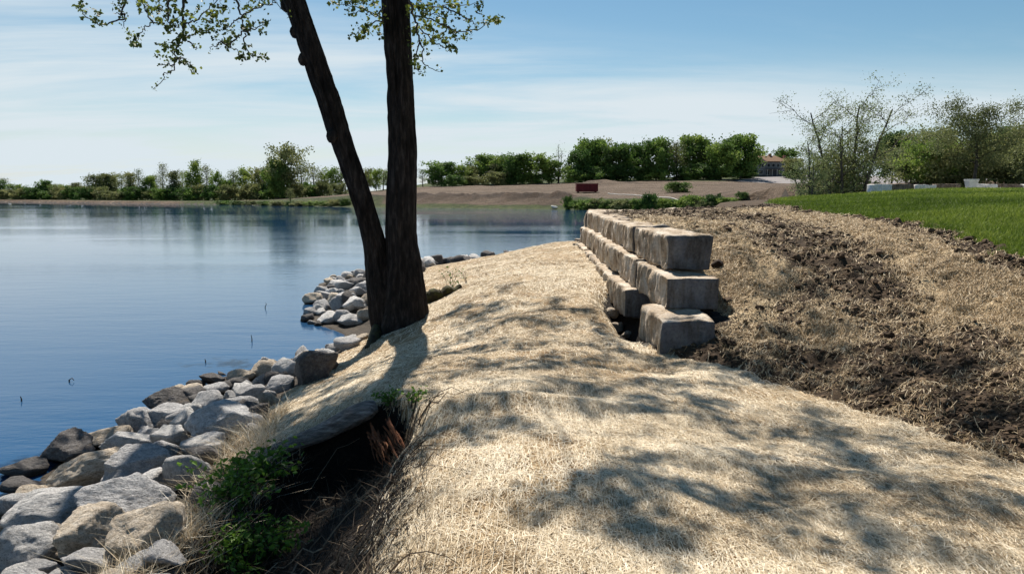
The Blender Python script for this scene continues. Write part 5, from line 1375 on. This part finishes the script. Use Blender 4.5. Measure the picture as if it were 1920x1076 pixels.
G = Geo(); G.box((1.2, -1.3, 2.85), (6.6, 2.8, .2)); link('porch_roof', G.mesh('porch_roof'), plain('porch_roof', (.10, .09, .10), .8), hs)
for x in (-1.8, .2, 2.2, 4.2):
    G = Geo(); G.box((x, -2.5, 1.37), (.2, .2, 2.75)); link('post', G.mesh('post'), trimm, hs)
# low white shed left of the house, seen under the trees
p = at(1350, 327, 285); z = float(gz(p[0], p[1])); sh = empty('shed', (p[0], p[1], z)); tag(sh, 'low white outbuilding glimpsed under the trees left of the house', 'shed')
G = Geo(); G.box((0, 0, 1.5), (16, 6, 3)); link('wall', G.mesh('wall'), plain('shed_white', (.72, .72, .72), .7, scale=1), sh)
G = hip(16, 6, 0, 0, 3.26, 1.4, .4, .8); link('roof', G.mesh('roof'), plain('shed_roof', (.42, .42, .43), .7), sh)

# pale and brown cut blocks beyond the lawn, with a stone planter
BY = 48.5
def lie(u0, u1, v0, v1, Y): 
    a, b = at(u0, v1, Y), at(u1, v0, Y); return a, b
row = [(1633,1674,346,358,'block_white','sawn pale'),(1674,1716,345.5,357,'block_brown','rough brown'),(1716,1758,347,358,'block_white','sawn pale'),(1758,1803,345.5,357,'block_brown','rough brown'),(1830,1872,346,357,'block_white','sawn pale'),(1872,1920,345.5,356,'block_brown','rough brown'),(1922,1965,346,356,'block_white','sawn pale')]
cn = {}
for i, (u0, u1, v0, v1, mt, w) in enumerate(row):
    a, b = lie(u0, u1, v0, v1, BY); L = b[0]-a[0]; h_ = b[2]-a[2]
    z0 = float(gz((a[0]+b[0])/2, BY)) - .04; h_ = max(.3, b[2]-z0)
    me = block_mesh(L-.03, .62, h_, 900+i, .02); me.materials.append(M[mt]); me.materials.append(M[mt])
    o = link('cut_block', me); o.location = ((a[0]+b[0])/2, BY+(.0 if mt == 'block_white' else .12), z0)
    o.rotation_euler = (0, 0, math.pi/2 + (0.05 if mt == 'block_white' else -.04))
    k = cn.setdefault(w, 0); cn[w] += 1
    tag(o, f'{w} limestone block beyond the lawn, {ordinal(k)} {w.split()[1]} one from the left', 'stone block', 'cut blocks beyond the lawn')
p = at(1820.5, 353, BY-.3); z0 = float(gz(p[0], BY-.3))-.02; zt = at(1820, 336, BY-.3)[2]
G = Geo(); hh = zt-z0; prof = [(0,.20),(.04,.20),(.06,.235),(hh*.5,.27),(hh*.86,.325),(hh*.87,.345),(hh,.35)]
q = np.array([(0, 0, a) for a, _ in prof]); G.tube(q, [b*1.28 for _, b in prof], 4, cap=True)
pl = empty('stone_planter', (p[0], BY-.3, z0)); tag(pl, 'pale tapered stone planter standing in the row of cut blocks', 'planter')
bd = link('body', G.mesh('body'), M['block_white'], pl); bd.rotation_euler = (0, 0, math.pi/4)
for i in range(14):
    u = 1868+i*5+random.uniform(-2, 2); p = at(u, 354+random.uniform(-2, 2), 47); o = link('rubble_stone', rock_mesh(8300+i, 3), M['block_white']); s = random.uniform(.09, .2)
    o.location = (p[0], 47+random.uniform(-.6, .6), float(gz(p[0], 47))+s*.4); o.scale = (s*1.3, s, s*.8)
    tag(o, f'small white rubble stone at the back edge of the lawn, {ordinal(i)} from the left', 'stone', 'white rubble by the lawn')
# white drain pipe on the field and a pale rock at the far waterline
G = Geo(); P = []
for u, v in [(1140,357),(1200,357),(1262,357),(1320,358),(1362,361),(1400,365)]:
    q = at(u, v, float(np.interp(u, [1140, 1400], [150, 100]))); P.append((q[0], q[1], float(gz(q[0], q[1]))+.10))
P = np.array(P); t = np.linspace(0, 5, 50); P = np.column_stack([np.interp(t, range(6), P[:, i]) for i in range(3)]); P[:, 2] = gz(P[:, 0], P[:, 1])+.09
G.tube(P, .07, 8); tag(link('drain_pipe', G.mesh('drain_pipe', True), plain('pipe_white', (.6, .58, .55), .5)), 'thin white pipe lying across the graded field', 'pipe')
p = at(1040, 389, 128); o = link('rock', rock_mesh(8400, 4), M['block_white']); o.scale = (.6, .5, .35); o.location = (p[0], 129, .35); tag(o, 'lone white rock at the far waterline left of the bushes', 'rock')
